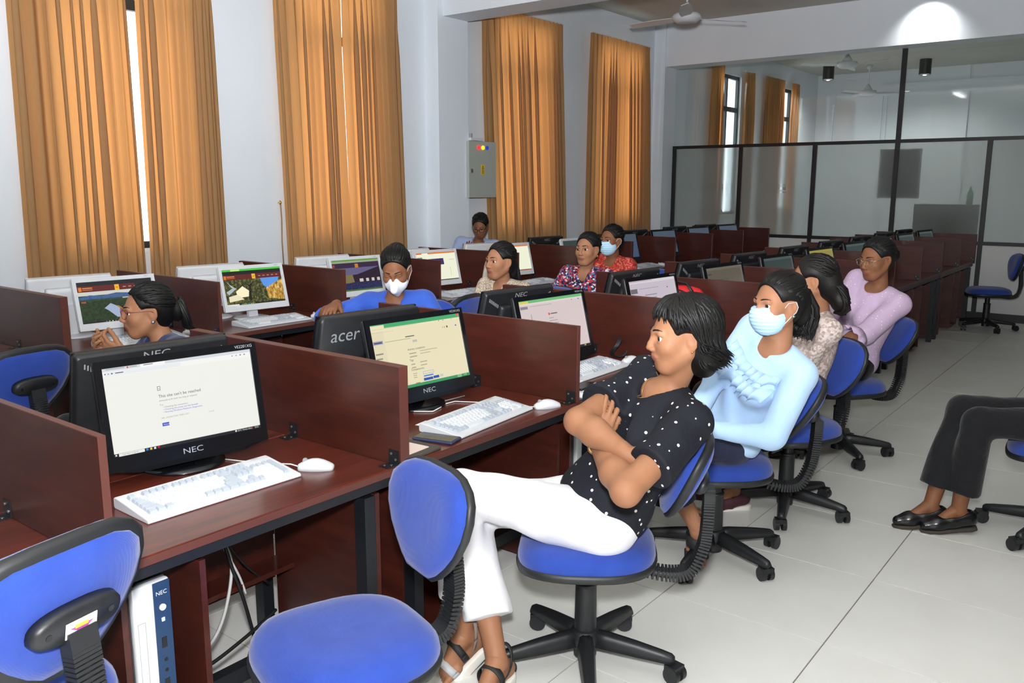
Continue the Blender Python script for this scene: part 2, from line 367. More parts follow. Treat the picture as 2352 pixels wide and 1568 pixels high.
# ---- ceiling fans
def fan(loc, rod, rz, lab, tilt=0):
    f = empty('ceiling_fan', loc, rz, lab, 'ceiling fan', 'white ceiling fans')
    MB().lathe((0, 0, 0), [(.02, .16), (.045, .12), (.075, .07), (.08, .045), (.155, .035), (.165, .01), (.16, -.02), (.115, -.055), (.1, -.06), (.0, -.062)], WHITE_PL, 28).build('motor', f)
    m = MB(); m.cyl((0, 0, .12), .013, rod-.12, WHITE_PL, 12); m.lathe((0, 0, rod-.09), [(.015, 0), (.05, .03), (.06, .09)], WHITE_PL, 16); m.build('down_rod', f)
    for k in range(3):
        g = 2*math.pi*k/3; q = Matrix.Rotation(g, 4, 'Z')
        b = MB(); n = 10
        top = [[Vector((.15+.60*i/n, (.05+.022*math.sin(math.pi*min(1, i/n*1.1)))*s*(1 if i < n else .75), -.01+.012*s)) for i in range(n+1)] for s in (-1, 1)]
        vs = [q @ v for v in top[0]] + [q @ v for v in top[1]] + [q @ (v+Vector((0, 0, .006))) for v in top[0]] + [q @ (v+Vector((0, 0, .006))) for v in top[1]]
        N = n+1; fs = []
        for i in range(n): fs += [(i, i+1, N+i+1, N+i), (2*N+i, 3*N+i, 3*N+i+1, 2*N+i+1), (i, 2*N+i, 2*N+i+1, i+1), (N+i, N+i+1, 3*N+i+1, 3*N+i)]
        fs += [(0, N, 3*N, 2*N), (n, 2*N+n, 3*N+n, N+n)]
        b.add(vs, fs, WHITE_PL); b.build('blade', f)
    return f
fan((7.13, 2.60, 3.52), .50, R(-35), 'white ceiling fan hanging in front of the beam')
fan((12.8, 2.55, 3.63), .39, R(10), 'white ceiling fan nearest beyond the partition glass')
fan((16.1, 3.12, 3.50), .52, R(40), 'white ceiling fan on a long rod by the far wall')
# ---- cylinder downlights
def downlight(loc, lab, power=0, size=1.25):
    d = empty('downlight', loc, 0, lab, 'lamp', 'black cylinder downlights')
    m = MB(); m.cyl((0, 0, -.27), .105, .27, BLACK, 24); m.build('housing', d)
    MB().lathe((0, 0, -.285), [(.02, 0), (.06, .004), (.085, .015), (.09, .016)], SILVER, 20).build('reflector', d)
    MB().lathe((0, 0, -.296), [(.005, 0), (.03, .004), (.034, .012)], mat('lamp_lens', (1, 1, .95, 1), .3, Emission_Color=(1, .97, .9, 1), Emission_Strength=2.0), 14).build('bulb', d)
    if power:
        l = light('downlight_beam', 'SPOT', (loc[0], loc[1], loc[2]-.31), power, (1, .99, .94), spot_size=size, spot_blend=.8, shadow_soft_size=.05); return d
    return d
downlight((15.6, 3.75, ZC), 'black cylinder downlight on the far ceiling, left of the two', 70, 2.7)
downlight((15.9, 2.06, ZC), 'black cylinder downlight on the far ceiling, right of the tall post', 70, 2.7)
downlight((13.2, -1.2, ZC), 'added unseen downlight that fills the room beyond the partition, to the right', 70, 2.7)  # made-up downlight, added out of view to brighten the far room
# made-up fixtures for the added fill tubes, on the near ceiling out of view
for k, (x, y) in enumerate(FILL_TUBES):
    t = empty('fill_tube', (x, y, ZC), 0, 'added unseen twin-tube fill light above the near bay, %s of two' % ('first', 'second')[k], 'lamp', 'added ceiling fill lights')
    MB().bx(-.62, .62, -.09, .09, -.06, 0, WHITE_PL).build('housing', t)
    for s in (-.045, .045): MB().cyl((-.6, s, -.083), .016, 1.2, mat('fill_tube_emit', (1, 1, 1, 1), .4, Emission_Color=(.97, 1, .99, 1), Emission_Strength=3.0), 12, axis='x').build('tube', t)
# wall-washer that lights the beam near the top of the picture
wd = empty('downlight', (9.60, .70, ZC), 0, 'black cylinder wall-washer close in front of the far beam', 'lamp', 'black cylinder downlights')
MB().cyl((0, 0, -.12), .06, .12, BLACK, 20).build('housing', wd)
light('wall_washer_beam', 'SPOT', (9.60, .70, 3.90), 75, (1, 1, .95), rot=(0, R(-40), 0), spot_size=1.9, spot_blend=1.0, shadow_soft_size=.04)

# ---- electrical cabinet on the wall behind the column
ec = empty('electrical_cabinet', (5.552, 4.25, 1.545), 0, 'grey metal electrical cabinet with red, yellow and blue pilot lights', 'cabinet')
EG = mat('cabinet_grey', srgb(168, 174, 166), .45)
m = MB(); m.bx(-.236, .236, .02, .085, 0, .61, EG); m.bx(-.23, .09, .085, .227, 0.02, .59, EG); m.build('body', ec)
bevel(MB().bx(-.238, .238, 0, .02, -.004, .614, EG).build('door', ec), .004)
for x, c in ((-.075, (255, 40, 50)), (.0, (255, 200, 20)), (.07, (40, 70, 200))):
    MB().cyl((x, -.012, .545), .022, .012, mat('pilot_%d' % c[0]+str(c[1]), srgb(*c), .3, Emission_Color=srgb(*c), Emission_Strength=1.2 if c[0] > 100 else .3), 16, axis='y').build('pilot_light', ec)
m = MB(); m.bx(-.03, .03, -.002, 0, .25, .36, mat('warning_yellow', srgb(230, 185, 30), .5))
m.add([(-.02, -.003, .31), (.02, -.003, .31), (0, -.003, .35)], [(0, 1, 2)], BLACK); m.add([(-.011, -.0035, .315), (.011, -.0035, .315), (0, -.0035, .338)], [(0, 1, 2)], MATS['warning_yellow'])
for q in range(3): m.bx(-.018, .018, -.003, -.002, .265+.013*q, .27+.013*q, BLACK)
m.build('warning_sticker', ec); MB().bx(-.225, -.19, -.02, 0, .27, .31, STEEL).build('latch', ec)
cb = MB(); cb.bx(-.10, .10, -.01, .2, 0, .03, WHITE_PL); cb.bx(-.10, -.08, -.01, .2, .03, .075, GREY_PL)
setp(cb.build('cable_box', None, (5.46, 4.262, 2.163)), 'small white box standing on top of the grey electrical cabinet', 'box')

# ---- things behind the frosted glass
nb = empty('notice_board', (XP+.06, 1.0, 1.54), 0, 'framed white notice sheet behind the frosted glass', 'notice board')
MB().bx(-.005, .01, -.235, .235, 0, .60, mat('grey_sheet', srgb(120, 122, 126), .6)).build('sheet', nb)
m = MB(); m.bx(-.01, .005, -.26, -.235, -.02, .62, WHITE_PL); m.bx(-.01, .005, .235, .26, -.02, .62, WHITE_PL); m.bx(-.01, .005, -.235, .235, -.02, 0, WHITE_PL); m.bx(-.01, .005, -.235, .235, .60, .62, WHITE_PL); m.build('frame', nb)
cab = empty('storage_cabinet', (XP+.45, .47, 0), 0, 'dark storage cabinet blurred behind the frosted glass', 'cabinet')
DK = mat('charcoal_cabinet', srgb(40, 46, 54), .6)
MB().bx(-.2, .2, -.36, .36, 0, 1.44, DK).build('body', cab)
for s in (-1, 1): bevel(MB().bx(-.218, -.2, .01 if s > 0 else -.35, .35 if s > 0 else -.01, .06, 1.40, DK).build('door', cab), .004)
for s in (-1, 1): MB().bx(-.235, -.218, s*.05-.008, s*.05+.008, .7, .82, STEEL).build('handle', cab)
bt = MB().lathe((0, 0, 0), [(.035, 0), (.04, .01), (.04, .13), (.03, .16), (.012, .20), (.012, .23)], mat('green_plastic', srgb(70, 170, 110), .3), 14)
setp(bt.build('bottle', None, (XP+.42, .20, 1.44)), 'small green bottle on the dark cabinet behind the frosted glass', 'bottle')
# ================================================================== BENCHES
HD, HB, BT, DEP = 0.747, 1.081, 0.02, 1.2033
bracket_me = None
def bracket_mesh():
    m = MB(); m.bx(0, .003, 0, .045, 0, .05, BLACK_STEEL); m.bx(0, .05, 0, .045, 0, .003, BLACK_STEEL)
    for y, z in ((.012, .018), (.032, .036)): m.cyl((.003, y, z), .0045, .002, STEEL, 8, axis='x')
    for x, y in ((.02, .015), (.036, .032)): m.cyl((x, y, .003), .0045, .0015, STEEL, 8)
    return m.mesh('bracket')
bracket_me = bracket_mesh()
def bench(x0, xm, x1, y0, lab, grp, back_side=True):
    b = empty('computer_bench', ((x0+x1)/2, y0, 0), 0, lab, 'desk', grp); ox = (x0+x1)/2
    X = lambda v: v-ox
    half = DEP/2
    for (ya, yb) in ((.0, half-.001), (half+.001, DEP)):
        o = bevel(MB().bx(X(x0)+BT+.001, X(x1)-BT-.001, ya, yb, HD-.028, HD, WOOD_TOP).build('desktop', b), .003)
        ye = ya if ya < .1 else yb
        s = -1 if ya < .1 else 1
        MB().bx(X(x0)+BT+.002, X(x1)-BT-.002, ye-.0015 if s < 0 else ye, ye if s < 0 else ye+.0015, HD-.026, HD-.0035, EDGE).build('edge_band', o)
    for xx in (x0+BT/2, xm, x1-BT/2):
        top = HD if xx != xm else HD
        m = MB(); m.bx(X(xx)-BT/2+.0002, X(xx)+BT/2-.0002, -.004, DEP+.004, (HD-.03) if xx != xm else HD+.0005, HB, WOOD)
        o = bevel(m.build('divider_board', b), .002)
        e = MB(); e.bx(X(xx)-BT/2, X(xx)+BT/2, -.0055, -.004, (HD-.03) if xx != xm else HD+.001, HB, EDGE); e.bx(X(xx)-BT/2, X(xx)+BT/2, -.0055, DEP+.004, HB, HB+.0012, EDGE); e.build('edge_band', o)
        for s in (-1, 1):
            if (xx == x0+BT/2 and s < 0) or (xx == x1-BT/2 and s > 0): continue
            for yy in (.004, .53):
                k = obj('bracket', bracket_me, o, (X(xx)+s*BT/2, yy, HD+.0005)); k.scale = (s, 1, 1)
    # steel frame
    for yy in (.012, DEP-.052): MB().bx(X(x0)+.03, X(x1)-.03, yy, yy+.04, HD-.062, HD-.029, BLACK_STEEL).build('frame_rail', b)
    for yy in (.012, half-.02, DEP-.062):
        for xx in (x0+.05, x1-.17): MB().bx(X(xx), X(xx)+.045, yy, yy+.05, 0, HD-.076, BLACK_STEEL).build('leg', b)
    MB().bx(X(x0)+.1, X(x1)-.17, .16, .20, .16, .21, BLACK_STEEL).build('foot_rail', b)
    # computer compartments and cable rails
    for sx0, sx1 in ((x0, xm), (xm, x1)):
        for off in (.045, .245): MB().bx(X(sx0)+off, X(sx0)+off+.018, .022 if off > .1 else .066, half-.03, .03, HD-.077, WOOD).build('side_panel', b)
        MB().bx(X(sx0)+.064, X(sx0)+.244, .03, half-.03, .03, .048, WOOD).build('bottom_shelf', b)
        MB().bx(X(sx1)-.115, X(sx1)-.097, .022, half-.03, .03, HD-.077, WOOD).build('side_panel', b)
        MB().bx(X(sx0)+.30, X(sx1)-.13, half-.05, half-.032, .40, .56, WOOD).build('cable_rail', b)
        MB().bx(X(sx0)+.27, X(sx1)-.12, half-.028, half-.012, .22, HD-.08, WOOD).build('back_panel', b)
        MB().bx(X(sx0)+.30, X(sx1)-.13, half-.16, half-.052, .30, .318, WOOD).build('cable_shelf', b)
    return b
R1 = [(-2.08, -1.002, 0.0), (0.0, 1.05, 2.08), (2.08, 3.124, 4.15), (4.15, 5.19, 6.23), (6.23, 7.265, 8.235), (8.235, 9.21, 10.18)]
R3 = [(-1.87, -.87, .15), (.15, 1.085, 2.09), (2.09, 3.10, 4.13), (4.13, 5.15, 6.18), (6.18, 7.2, 8.22), (8.22, 9.2, 10.14)]
where1 = ['nearest double-sided mahogany computer bench holding the big error-page monitor', 'mahogany computer bench holding the acer monitor and the phone', 'mahogany bench with the red backpack, third in the nearest row', 'mahogany bench behind the woman in lilac, fourth in the nearest row', 'dark mahogany bench, last but one in the nearest row', 'dark mahogany bench touching the glazed partition in the nearest row']
where3 = ['mahogany bench at the left edge of the photo in the window row', 'mahogany bench carrying the river and sunset screens in the window row', 'mahogany bench with white monitors beside the woman in the blue top', 'mahogany bench in the window row behind the woman in floral print', 'dark mahogany bench in the window row below the fourth curtain', 'dark mahogany bench at the partition end of the window row']
for a, l in zip(R1, where1): bench(*a, 0.0, l, 'benches of the nearest row')
for a, l in zip(R3, where3): bench(*a, 2.674, l, 'benches of the window row')
ST1 = [(a, m) for a, m, b in R1] + []
ST1 = sum([[(a, m), (m, b)] for a, m, b in R1], []); ST3 = sum([[(a, m), (m, b)] for a, m, b in R3], [])

# ================================================================== MONITORS
def panel_ring(w, h, y, ins, rad=.012, n=4):
    pts = []
    for cx, cz, a0 in ((w/2-ins, h/2-ins, 0), (-w/2+ins, h/2-ins, 90), (-w/2+ins, -h/2+ins, 180), (w/2-ins, -h/2+ins, 270)):
        sx, sz = (1 if cx > 0 else -1), (1 if cz > 0 else -1)
        for k in range(n+1):
            g = R(a0+90*k/n); pts.append((cx-sx*rad+rad*math.cos(g), y, cz-sz*rad+rad*math.sin(g)))
    return pts
MON = {}
def monitor_meshes(kind):
    if kind in MON: return MON[kind]
    wht = kind.startswith('white')
    w, h = (.490, .315) if wht else (.530, .345)
    body, bez = (WHITE_PL, WHITE_PL) if wht else (BLACK, BLACK_GLOSS)
    bs, bb, btp = (.022, .042, .024) if wht else (.021, .046, .024)
    sw, sh = w-2*bs, h-bb-btp; sz = (bb-btp)/2
    m = MB(); m.loft([panel_ring(w, h, .004, 0), panel_ring(w, h, .022, 0), panel_ring(w, h, .034, .006), panel_ring(w, h, .036, .010)], body, cap=True)
    # back bulge
    m.loft([panel_ring(w*.62, h*.62, .034, 0), panel_ring(w*.58, h*.56, .062, 0), panel_ring(w*.5, h*.48, .068, 0)], body, cap=True)
    if kind == 'acer': m = MB(); m.loft([panel_ring(w, h, .004, 0, .02), panel_ring(w, h, .030, 0, .02), panel_ring(w, h, .038, .004, .02)], body, cap=True)
    casing = m.mesh('casing')
    # bezel frame: ring of four bars
    f = MB(); y0, y1 = -.006, .005
    f.bx(-w/2, -w/2+bs, y0, y1, -h/2, h/2, bez); f.bx(w/2-bs, w/2, y0, y1, -h/2, h/2, bez)
    f.bx(-w/2+bs, w/2-bs, y0, y1, h/2-btp, h/2, bez); f.bx(-w/2+bs, w/2-bs, y0, y1, -h/2, -h/2+bb, bez)
    if not wht: f.add([(-w/2+.02, y0, -h/2), (w/2-.02, y0, -h/2), (w/2-.09, y0+.002, -h/2-.016), (-w/2+.09, y0+.002, -h/2-.016), (-w/2+.02, .02, -h/2), (w/2-.02, .02, -h/2), (w/2-.09, .016, -h/2-.016), (-w/2+.09, .016, -h/2-.016)], [(0, 3, 2, 1), (4, 5, 6, 7), (0, 1, 5, 4), (1, 2, 6, 5), (2, 3, 7, 6), (3, 0, 4, 7)], bez)
    bezel = f.mesh('bezel')
    RX = Matrix.Rotation(R(90), 4, 'X')
    lg = MB(); mdl = MB()
    if wht: lg.merge(text_mesh('NEC', .016), Matrix.Translation((w/2-.05, y0-.0006, h/2-.012)) @ RX, LOGO_G)
    else:
        lg.merge(text_mesh('NEC', .026), Matrix.Translation((.0, y0-.0006, -h/2+.020)) @ RX @ Matrix.Scale(1.35, 4, (1, 0, 0)), LOGO)
        mdl.merge(text_mesh('VE2201XG', .014), Matrix.Translation((w/2-.045, y0-.0006, h/2-.012)) @ RX, LOGO)
    logo = lg.mesh('logo')
    bk = MB(); RB = Matrix.Rotation(R(180), 4, 'Z') @ RX
    if kind == 'acer': bk.merge(text_mesh('acer', .085), Matrix.Translation((w/2-.13, .0388, h/2-.085)) @ RB, LOGO)
    elif wht:
        bk.bx(.08, .17, .0364, .037, .05, .09, mat('sticker_white', srgb(225, 228, 228), .5))
        for q in range(4): bk.bx(.09, .16-.012*(q % 2), .037, .0373, .056+.008*q, .059+.008*q, LOGO_G)
        for a in range(14):
            for b_ in range(7): bk.bx(-.10+.011*a, -.094+.011*a, .0364, .0368, .028+.0075*b_ - .0, .0325+.0075*b_, GREY_PL) if a < 10 else None
    else:
        bk.merge(text_mesh('NEC', .036), Matrix.Translation((0, .0366, h/2-.028)) @ RB @ Matrix.Scale(1.35, 4, (1, 0, 0)), LOGO)
        for s in (-1, 1):
            for q in range(14): bk.bx(s*(w/2-.03-.010*q)-.0022, s*(w/2-.03-.010*q)+.0022, .0364, .0372, h/2-.035-.0055*q-.012, h/2-.035-.0055*q+.006, GREY_PL)
    back = bk.mesh('back_markings')
    st = MB(); hz = .225 if not wht else .222
    st_ = WHITE_PL if wht else BLACK_GLOSS
    st.box((0, .045, (hz-.03)/2+.01), (.07, .03, hz-.03), st_, Matrix.Rotation(R(-8), 3, 'X'))
    neck = st.mesh('stand_neck')
    if wht: bs_ = MB().lathe((0, 0, 0), [(.05, 0), (.125, .001), (.125, .008), (.10, .014), (.02, .016)], WHITE_PL, 28)
    else: bs_ = MB().lathe((0, 0, 0), [(.05, 0), (.135, .001), (.135, .006), (.11, .014), (.03, .018)], BLACK_GLOSS, 28)
    bm_ = bs_.mesh('stand_base')
    MON[kind] = dict(model=mdl.mesh('model_name') if not wht else None, w=w, h=h, sw=sw, sh=sh, sz=sz, hz=hz, casing=casing, bezel=bezel, logo=logo, back=back, neck=neck, base=bm_)
    return MON[kind]
def screen(w, h, items, base=(238, 238, 232), st=1.0):
    """items: (u0,v0,u1,v1,colour or material) with v measured from the top; ('t',u,v,size,text,colour)"""
    m = MB(); m.quad([(-w/2, 0, -h/2), (w/2, 0, -h/2), (w/2, 0, h/2), (-w/2, 0, h/2)], base if not isinstance(base, tuple) else emit(base, st))
    d = 0
    RX = Matrix.Rotation(R(90), 4, 'X')
    for it in items:
        d -= .00008
        if it[0] == 't':
            _, u, v, s, t, c = it[:6]; al = it[6] if len(it) > 6 else 'LEFT'
            m.merge(text_mesh(t, s, al), Matrix.Translation((-w/2+u*w, d, h/2-v*h)) @ RX, emit(c, st)); continue
        if it[0] == 'p':
            m.add([(-w/2+u*w, d, h/2-v*h) for u, v in it[1]], [tuple(range(len(it[1])))], it[2] if not isinstance(it[2], tuple) else emit(it[2], st)); continue
        u0, v0, u1, v1, c = it
        m.quad([(-w/2+u0*w, d, h/2-v1*h), (-w/2+u1*w, d, h/2-v1*h), (-w/2+u1*w, d, h/2-v0*h), (-w/2+u0*w, d, h/2-v0*h)], c if not isinstance(c, tuple) else emit(c, st))
    return m.mesh('screen')
def lines(u, v, n, w, dv, c, r, jit=.5):
    q = random.Random(r); return [(u, v+dv*i, u+w*(1-jit*q.random()), v+dv*i+dv*.32, c) for i in range(n)]
OFFSCR = mat('screen_off', srgb(10, 13, 16), .25)
def monitor(kind, x, y, lab, scr=None, yaw=-.093, tilt=.255, face=-1, grp='monitors', z=HD, dz=0):
    K = monitor_meshes(kind)
    o = empty('computer_monitor', (x, y, z), yaw + (0 if face < 0 else math.pi), lab, 'monitor', grp)
    obj('stand_base', K['base'], o, (0, .055, 0)); obj('stand_neck', K['neck'], o, (0, .01, 0))
    pz = K['hz']+dz
    c = obj('casing', K['casing'], o, (0, 0, pz), (-tilt, 0, 0))
    obj('bezel', K['bezel'], c); obj('logo', K['logo'], c); K['model'] and obj('model_name', K['model'], c); setp(obj('back_markings', K['back'], c), kind='stuff')
    s = obj('screen', scr or MB().quad([(-K['sw']/2, 0, -K['sh']/2), (K['sw']/2, 0, -K['sh']/2), (K['sw']/2, 0, K['sh']/2), (-K['sw']/2, 0, K['sh']/2)], OFFSCR).mesh('screen'), c, (0, -.0005, K['sz']))
    return o
BW, BH = .488, .275; WW, WH = .446, .249
grey = (150, 152, 155); dkg = (95, 97, 100)
def cmix(a, b, t): return tuple(int(a[i]+(b[i]-a[i])*t) for i in range(3))
scrA = screen(BW, BH, [(0, 0, 1, .035, (214, 219, 226)), (0, .035, 1, .095, (243, 243, 240)), (.02, .042, .5, .09, (232, 235, 238)),
    (.24, .0, .40, .035, (245, 245, 243)), (.025, .008, .14, .016, grey), (.155, .006, .165, .024, (220, 40, 40)), (.17, .01, .22, .018, grey), (.26, .01, .32, .018, dkg),
    (.015, .055, .022, .07, dkg), (.035, .055, .042, .07, grey), (.055, .055, .065, .07, dkg), (.08, .057, .13, .068, dkg),
    (.86, .05, .87, .062, grey), (.89, .05, .90, .062, grey), (.92, .05, .93, .062, dkg), (.95, .05, .96, .062, dkg),
    (.325, .285, .345, .335, dkg), (.328, .29, .342, .33, (240, 240, 236)), (.331, .313, .339, .318, dkg),
    ('t', .325, .405, .0135, "This site can't be reached", (70, 72, 76)), ('t', .325, .455, .0075, "www.pdn.ac.lk took too long to respond.", (120, 122, 125)),
    ('t', .325, .505, .0075, "Try:", (130, 132, 135)), ('t', .345, .535, .0075, "\u2022 Checking the connection", (130, 132, 135)), ('t', .345, .565, .0075, "\u2022 Checking the proxy and the firewall", (90, 100, 215)), ('t', .345, .595, .0075, "\u2022 Running Windows Network Diagnostics", (90, 100, 215)),
    ('t', .325, .66, .006, "ERR_CONNECTION_TIMED_OUT", (140, 142, 145)), (.325, .715, .37, .755, (60, 80, 200)), ('t', .333, .736, .0065, "Reload", (235, 238, 245)),
    (.64, .66, .68, .70, (225, 225, 222)), (.642, .663, .678, .697, (244, 244, 240)), ('t', .646, .681, .006, "Details", (140, 142, 145)),
    (0, .965, 1, 1, (16, 20, 28)), (.03, .967, .19, 1, (232, 234, 234)), (.008, .973, .018, .99, (230, 235, 240)), ('t', .05, .982, .006, "Type here to search", (120, 122, 125)),
    (.20, .97, .213, .994, (30, 130, 200)), (.225, .97, .238, .994, (235, 200, 90)), (.25, .97, .263, .994, (230, 230, 225)), (.275, .97, .287, .988, (200, 30, 30)),
    (.81, .97, .822, .99, (230, 230, 235)), ('t', .828, .982, .0065, "30\u00b0C  Mostly cloudy", (225, 228, 230)), (.915, .972, .922, .99, grey), (.93, .972, .937, .99, (200, 60, 50)), (.955, .97, .985, .977, grey), (.955, .983, .985, .99, grey)], (238, 239, 232))
CR = (232, 222, 186)
scrB = screen(BW, BH, [(0, 0, 1, .06, (70, 170, 110)), (0, .012, .15, .06, CR), (.97, .0, 1, .03, (220, 90, 70)), (0, .06, 1, .085, (236, 226, 190)), (.02, .066, .5, .072, (200, 190, 160)), (.75, .066, .76, .078, dkg), (.80, .066, .81, .078, dkg), (.90, .066, .905, .078, dkg),
    (0, .10, .13, 1, (226, 216, 182)), (.01, .24, .11, .29, (150, 150, 165)), (.02, .257, .10, .275, (60, 60, 140))] + lines(.0, .115, 1, .45, .01, (190, 180, 150), 2) + lines(.13, .265, 1, .4, .03, (180, 172, 145), 5) +
    lines(.015, .42, 6, .09, .07, (150, 144, 122), 3) + [(.35, .23, .45, .245, dkg), (.42, .30, .47, .335, (190, 188, 180)), ('t', .35, .435, .012, "Activity completion", (70, 68, 66)), ('t', .35, .60, .012, "Tags", (70, 68, 66)), ('t', .35, .745, .012, "Competencies", (70, 68, 66))] +
    lines(.36, .49, 2, .10, .05, (170, 162, 138), 9) + lines(.48, .475, 2, .22, .04, (190, 180, 152), 8) + lines(.36, .655, 2, .06, .05, (170, 162, 138), 10) + lines(.46, .64, 2, .10, .05, (180, 172, 146), 11) + lines(.36, .80, 3, .06, .03, (170, 162, 138), 12) +
    [(.47, .80, .59, .84, (120, 150, 210)), (.473, .805, .587, .835, CR), (.47, .86, .58, .88, (60, 130, 220)), (.465, .90, .57, .94, (40, 80, 170)), (.575, .895, .64, .935, (40, 80, 170)), (.65, .89, .69, .93, (205, 200, 185)), (.37, .945, .42, .955, (190, 110, 80)),
     (.78, .17, .785, .195, (200, 60, 40)), (.80, .17, .805, .195, (200, 60, 40)), (.825, .165, .84, .195, (70, 70, 60)), (.93, .17, .945, .19, (50, 90, 200)),
     (0, .955, 1, 1, (52, 150, 92)), (.01, .965, .025, .99, (40, 110, 190)), (.85, .955, .9, 1, (120, 190, 140)), (.93, .962, .935, .985, (230, 220, 120)), (.95, .962, .955, .985, (240, 240, 240))], CR)
PK = (214, 198, 198)
scrC = screen(BW, BH, [(0, 0, 1, .05, (110, 185, 120)), (0, .01, .15, .075, (214, 206, 90)), (0, .05, 1, .08, (222, 210, 208)), (.02, .10, .13, .15, (140, 130, 140)), (.16, .11, .5, .118, (170, 155, 158)), (.16, .25, .165, .55, dkg), (.42, .27, .445, .31, (225, 80, 60)), (.455, .28, .56, .30, (110, 100, 104)), (.82, .08, .83, .1, (200, 60, 60)), (.93, .08, .945, .1, (60, 90, 200))] +
    lines(.02, .33, 6, .11, .07, (170, 155, 158), 21) + lines(.42, .36, 4, .14, .05, (175, 160, 162), 22) + [(0, .955, 1, 1, (30, 28, 24)), (.9, .962, .93, .985, (190, 170, 90))], PK)
LL = (196, 186, 198)
scrD = screen(BW, BH, [(0, 0, 1, .06, (214, 206, 212)), (.02, .01, .5, .02, (150, 140, 150)), (.02, .17, .16, .27, (110, 104, 114)), (.2, .18, .62, .19, (150, 140, 150)), (.2, .50, .205, .8, dkg), (.8, .2, .82, .23, (70, 80, 170)), (0, .95, 1, 1, (30, 30, 34))] + lines(.3, .32, 4, .26, .07, (150, 140, 150), 31) + lines(.03, .4, 5, .11, .08, (160, 150, 160), 32), LL)
scrE = screen(BW, BH, [(0, 0, 1, .06, (105, 98, 86)), (.03, .14, .14, .18, (70, 66, 60))] + lines(.25, .3, 6, .4, .08, (80, 75, 68), 41), (92, 86, 76))
scrF = screen(BW, BH, [(0, 0, 1, .06, (150, 140, 70)), (.03, .1, .14, .15, (110, 104, 60))] + lines(.25, .3, 6, .4, .08, (120, 112, 66), 42), (140, 132, 72))
scrG = screen(BW, BH, [(0, 0, 1, .07, (70, 84, 82))], (52, 64, 62))
X1 = [.593-1.05, .593, 1.53, 2.62, 3.66, 4.68, 5.72, 6.76, 7.76, 8.74, 9.72]
monitor('black', -.455, .54, 'large black monitor showing a browser page saying the site cannot be reached', scrA, yaw=-.15, tilt=.185, dz=-.009)
monitor('black', .593, .478, 'black monitor with a cream web form edged in green', scrB)
monitor('black', 1.53, .448, 'black monitor with a pinkish web page in front of the woman in the dotted blouse', scrC)
lab1 = ['black monitor with a pale lilac page beside the red backpack', 'black monitor with a dim brown screen beyond the red backpack', 'black monitor hidden behind two dark-haired women', 'black monitor with an olive-yellow screen left of the woman in lilac', 'black monitor with a dim grey-green screen just left of the woman in lilac', 'black monitor behind the head of the woman in lilac', 'black monitor second from the partition in the nearest row', 'black monitor closest to the partition in the nearest row']
for k, (x, s) in enumerate(zip(X1[3:], [scrD, scrE, scrG, scrF, scrG, scrG, scrG, scrG])):
    monitor('black', x, .47, lab1[k], s)
monitor('black', -1.55, .49, 'black monitor at the left edge of the nearest row, mostly out of the picture', scrG)
XB2 = [(-.43, 'nec', 'black monitor seen from behind with a large NEC on its back, behind the error-page monitor'), (.56, 'acer', 'black monitor seen from behind with the acer name on its back'), (1.62, 'nec', 'black monitor seen from behind next to the pinkish web page, NEC on its back'),
       (2.85, 'nec', 'black monitor seen from behind next to the lilac page, with a curved light panel'), (3.78, 'nec', 'black monitor seen from behind, beyond the red backpack'), (4.72, 'nec', 'black monitor back left of the masked woman in pale blue'),
       (5.75, 'nec', 'black monitor back with a glinting top edge behind the woman with long hair'), (6.8, 'nec', 'black monitor back just left of the olive-yellow screen, farther away'), (7.8, 'nec', 'dark monitor back left of the glasses of the woman in lilac'), (8.75, 'nec', 'dark monitor back second from the partition, facing the windows'), (9.7, 'nec', 'dark monitor back closest to the partition, facing the windows')]
for x, k, l in XB2: monitor('black' if k == 'nec' else 'acer', x, .80, l, None, yaw=-.093, face=1, grp='monitors seen from behind', dz=.0)
# window row
ORG = (232, 110, 40)
def site(top, body):
    return [(0, 0, 1, .10, top), (0, .10, 1, .24, (96, 28, 30)), (.02, .12, .06, .22, (220, 120, 40)), (.07, .135, .20, .16, (225, 140, 50)), (.07, .18, .20, .20, (200, 110, 50)), (.49, .10, .55, .24, (240, 180, 40)), (.505, .165, .535, .18, (150, 90, 20))] + [(.60+.075*i, .16, .64+.075*i, .18, (190, 150, 140)) for i in range(5)] + body
river = site((28, 30, 36), [(0, .24, 1, 1, emit_noise('forest', (14, 30, 18), (30, 52, 26), (56, 74, 36), 60)), (0, .24, 1, .33, (206, 206, 196)), ('p', [(0, .37), (.15, .32), (.3, .35), (.5, .30), (.7, .33), (.88, .27), (1, .25), (1, .45), (0, .45)], emit_noise('blue_hills', (50, 76, 130), (66, 98, 150), (60, 84, 110), 30)), (0, .42, 1, .46, emit_noise('far_trees', (30, 50, 60), (42, 66, 50), (70, 90, 60), 70)), ('p', [(.40, .55), (.47, .62), (.58, .80), (.62, .93), (.46, .90), (.36, .72), (.31, .66)], (160, 175, 200)), ('p', [(.47, .62), (.50, .62), (.70, .90), (.62, .93), (.58, .80)], (170, 110, 50)), (.03, .47, .09, .50, (190, 80, 50)), (.57, .42, .66, .45, (190, 175, 150)), (.76, .10, 1, .20, (32, 34, 44)), (.92, .16, .98, .20, (70, 80, 200)), (0, .965, 1, 1, (14, 18, 24))] + [(.3+.04*i, .97, .315+.04*i, .99, [(60, 140, 220), (230, 200, 80), (220, 220, 220), (200, 80, 60)][i % 4]) for i in range(10)])
scrW1 = screen(WW, WH, river, (40, 40, 46))
leaf = emit_noise('garden', (16, 26, 14), (60, 66, 30), (140, 128, 70), 55); gold = emit_noise('gold_hall', (90, 60, 20), (190, 140, 50), (245, 220, 140), 60, (1, 1, .5))
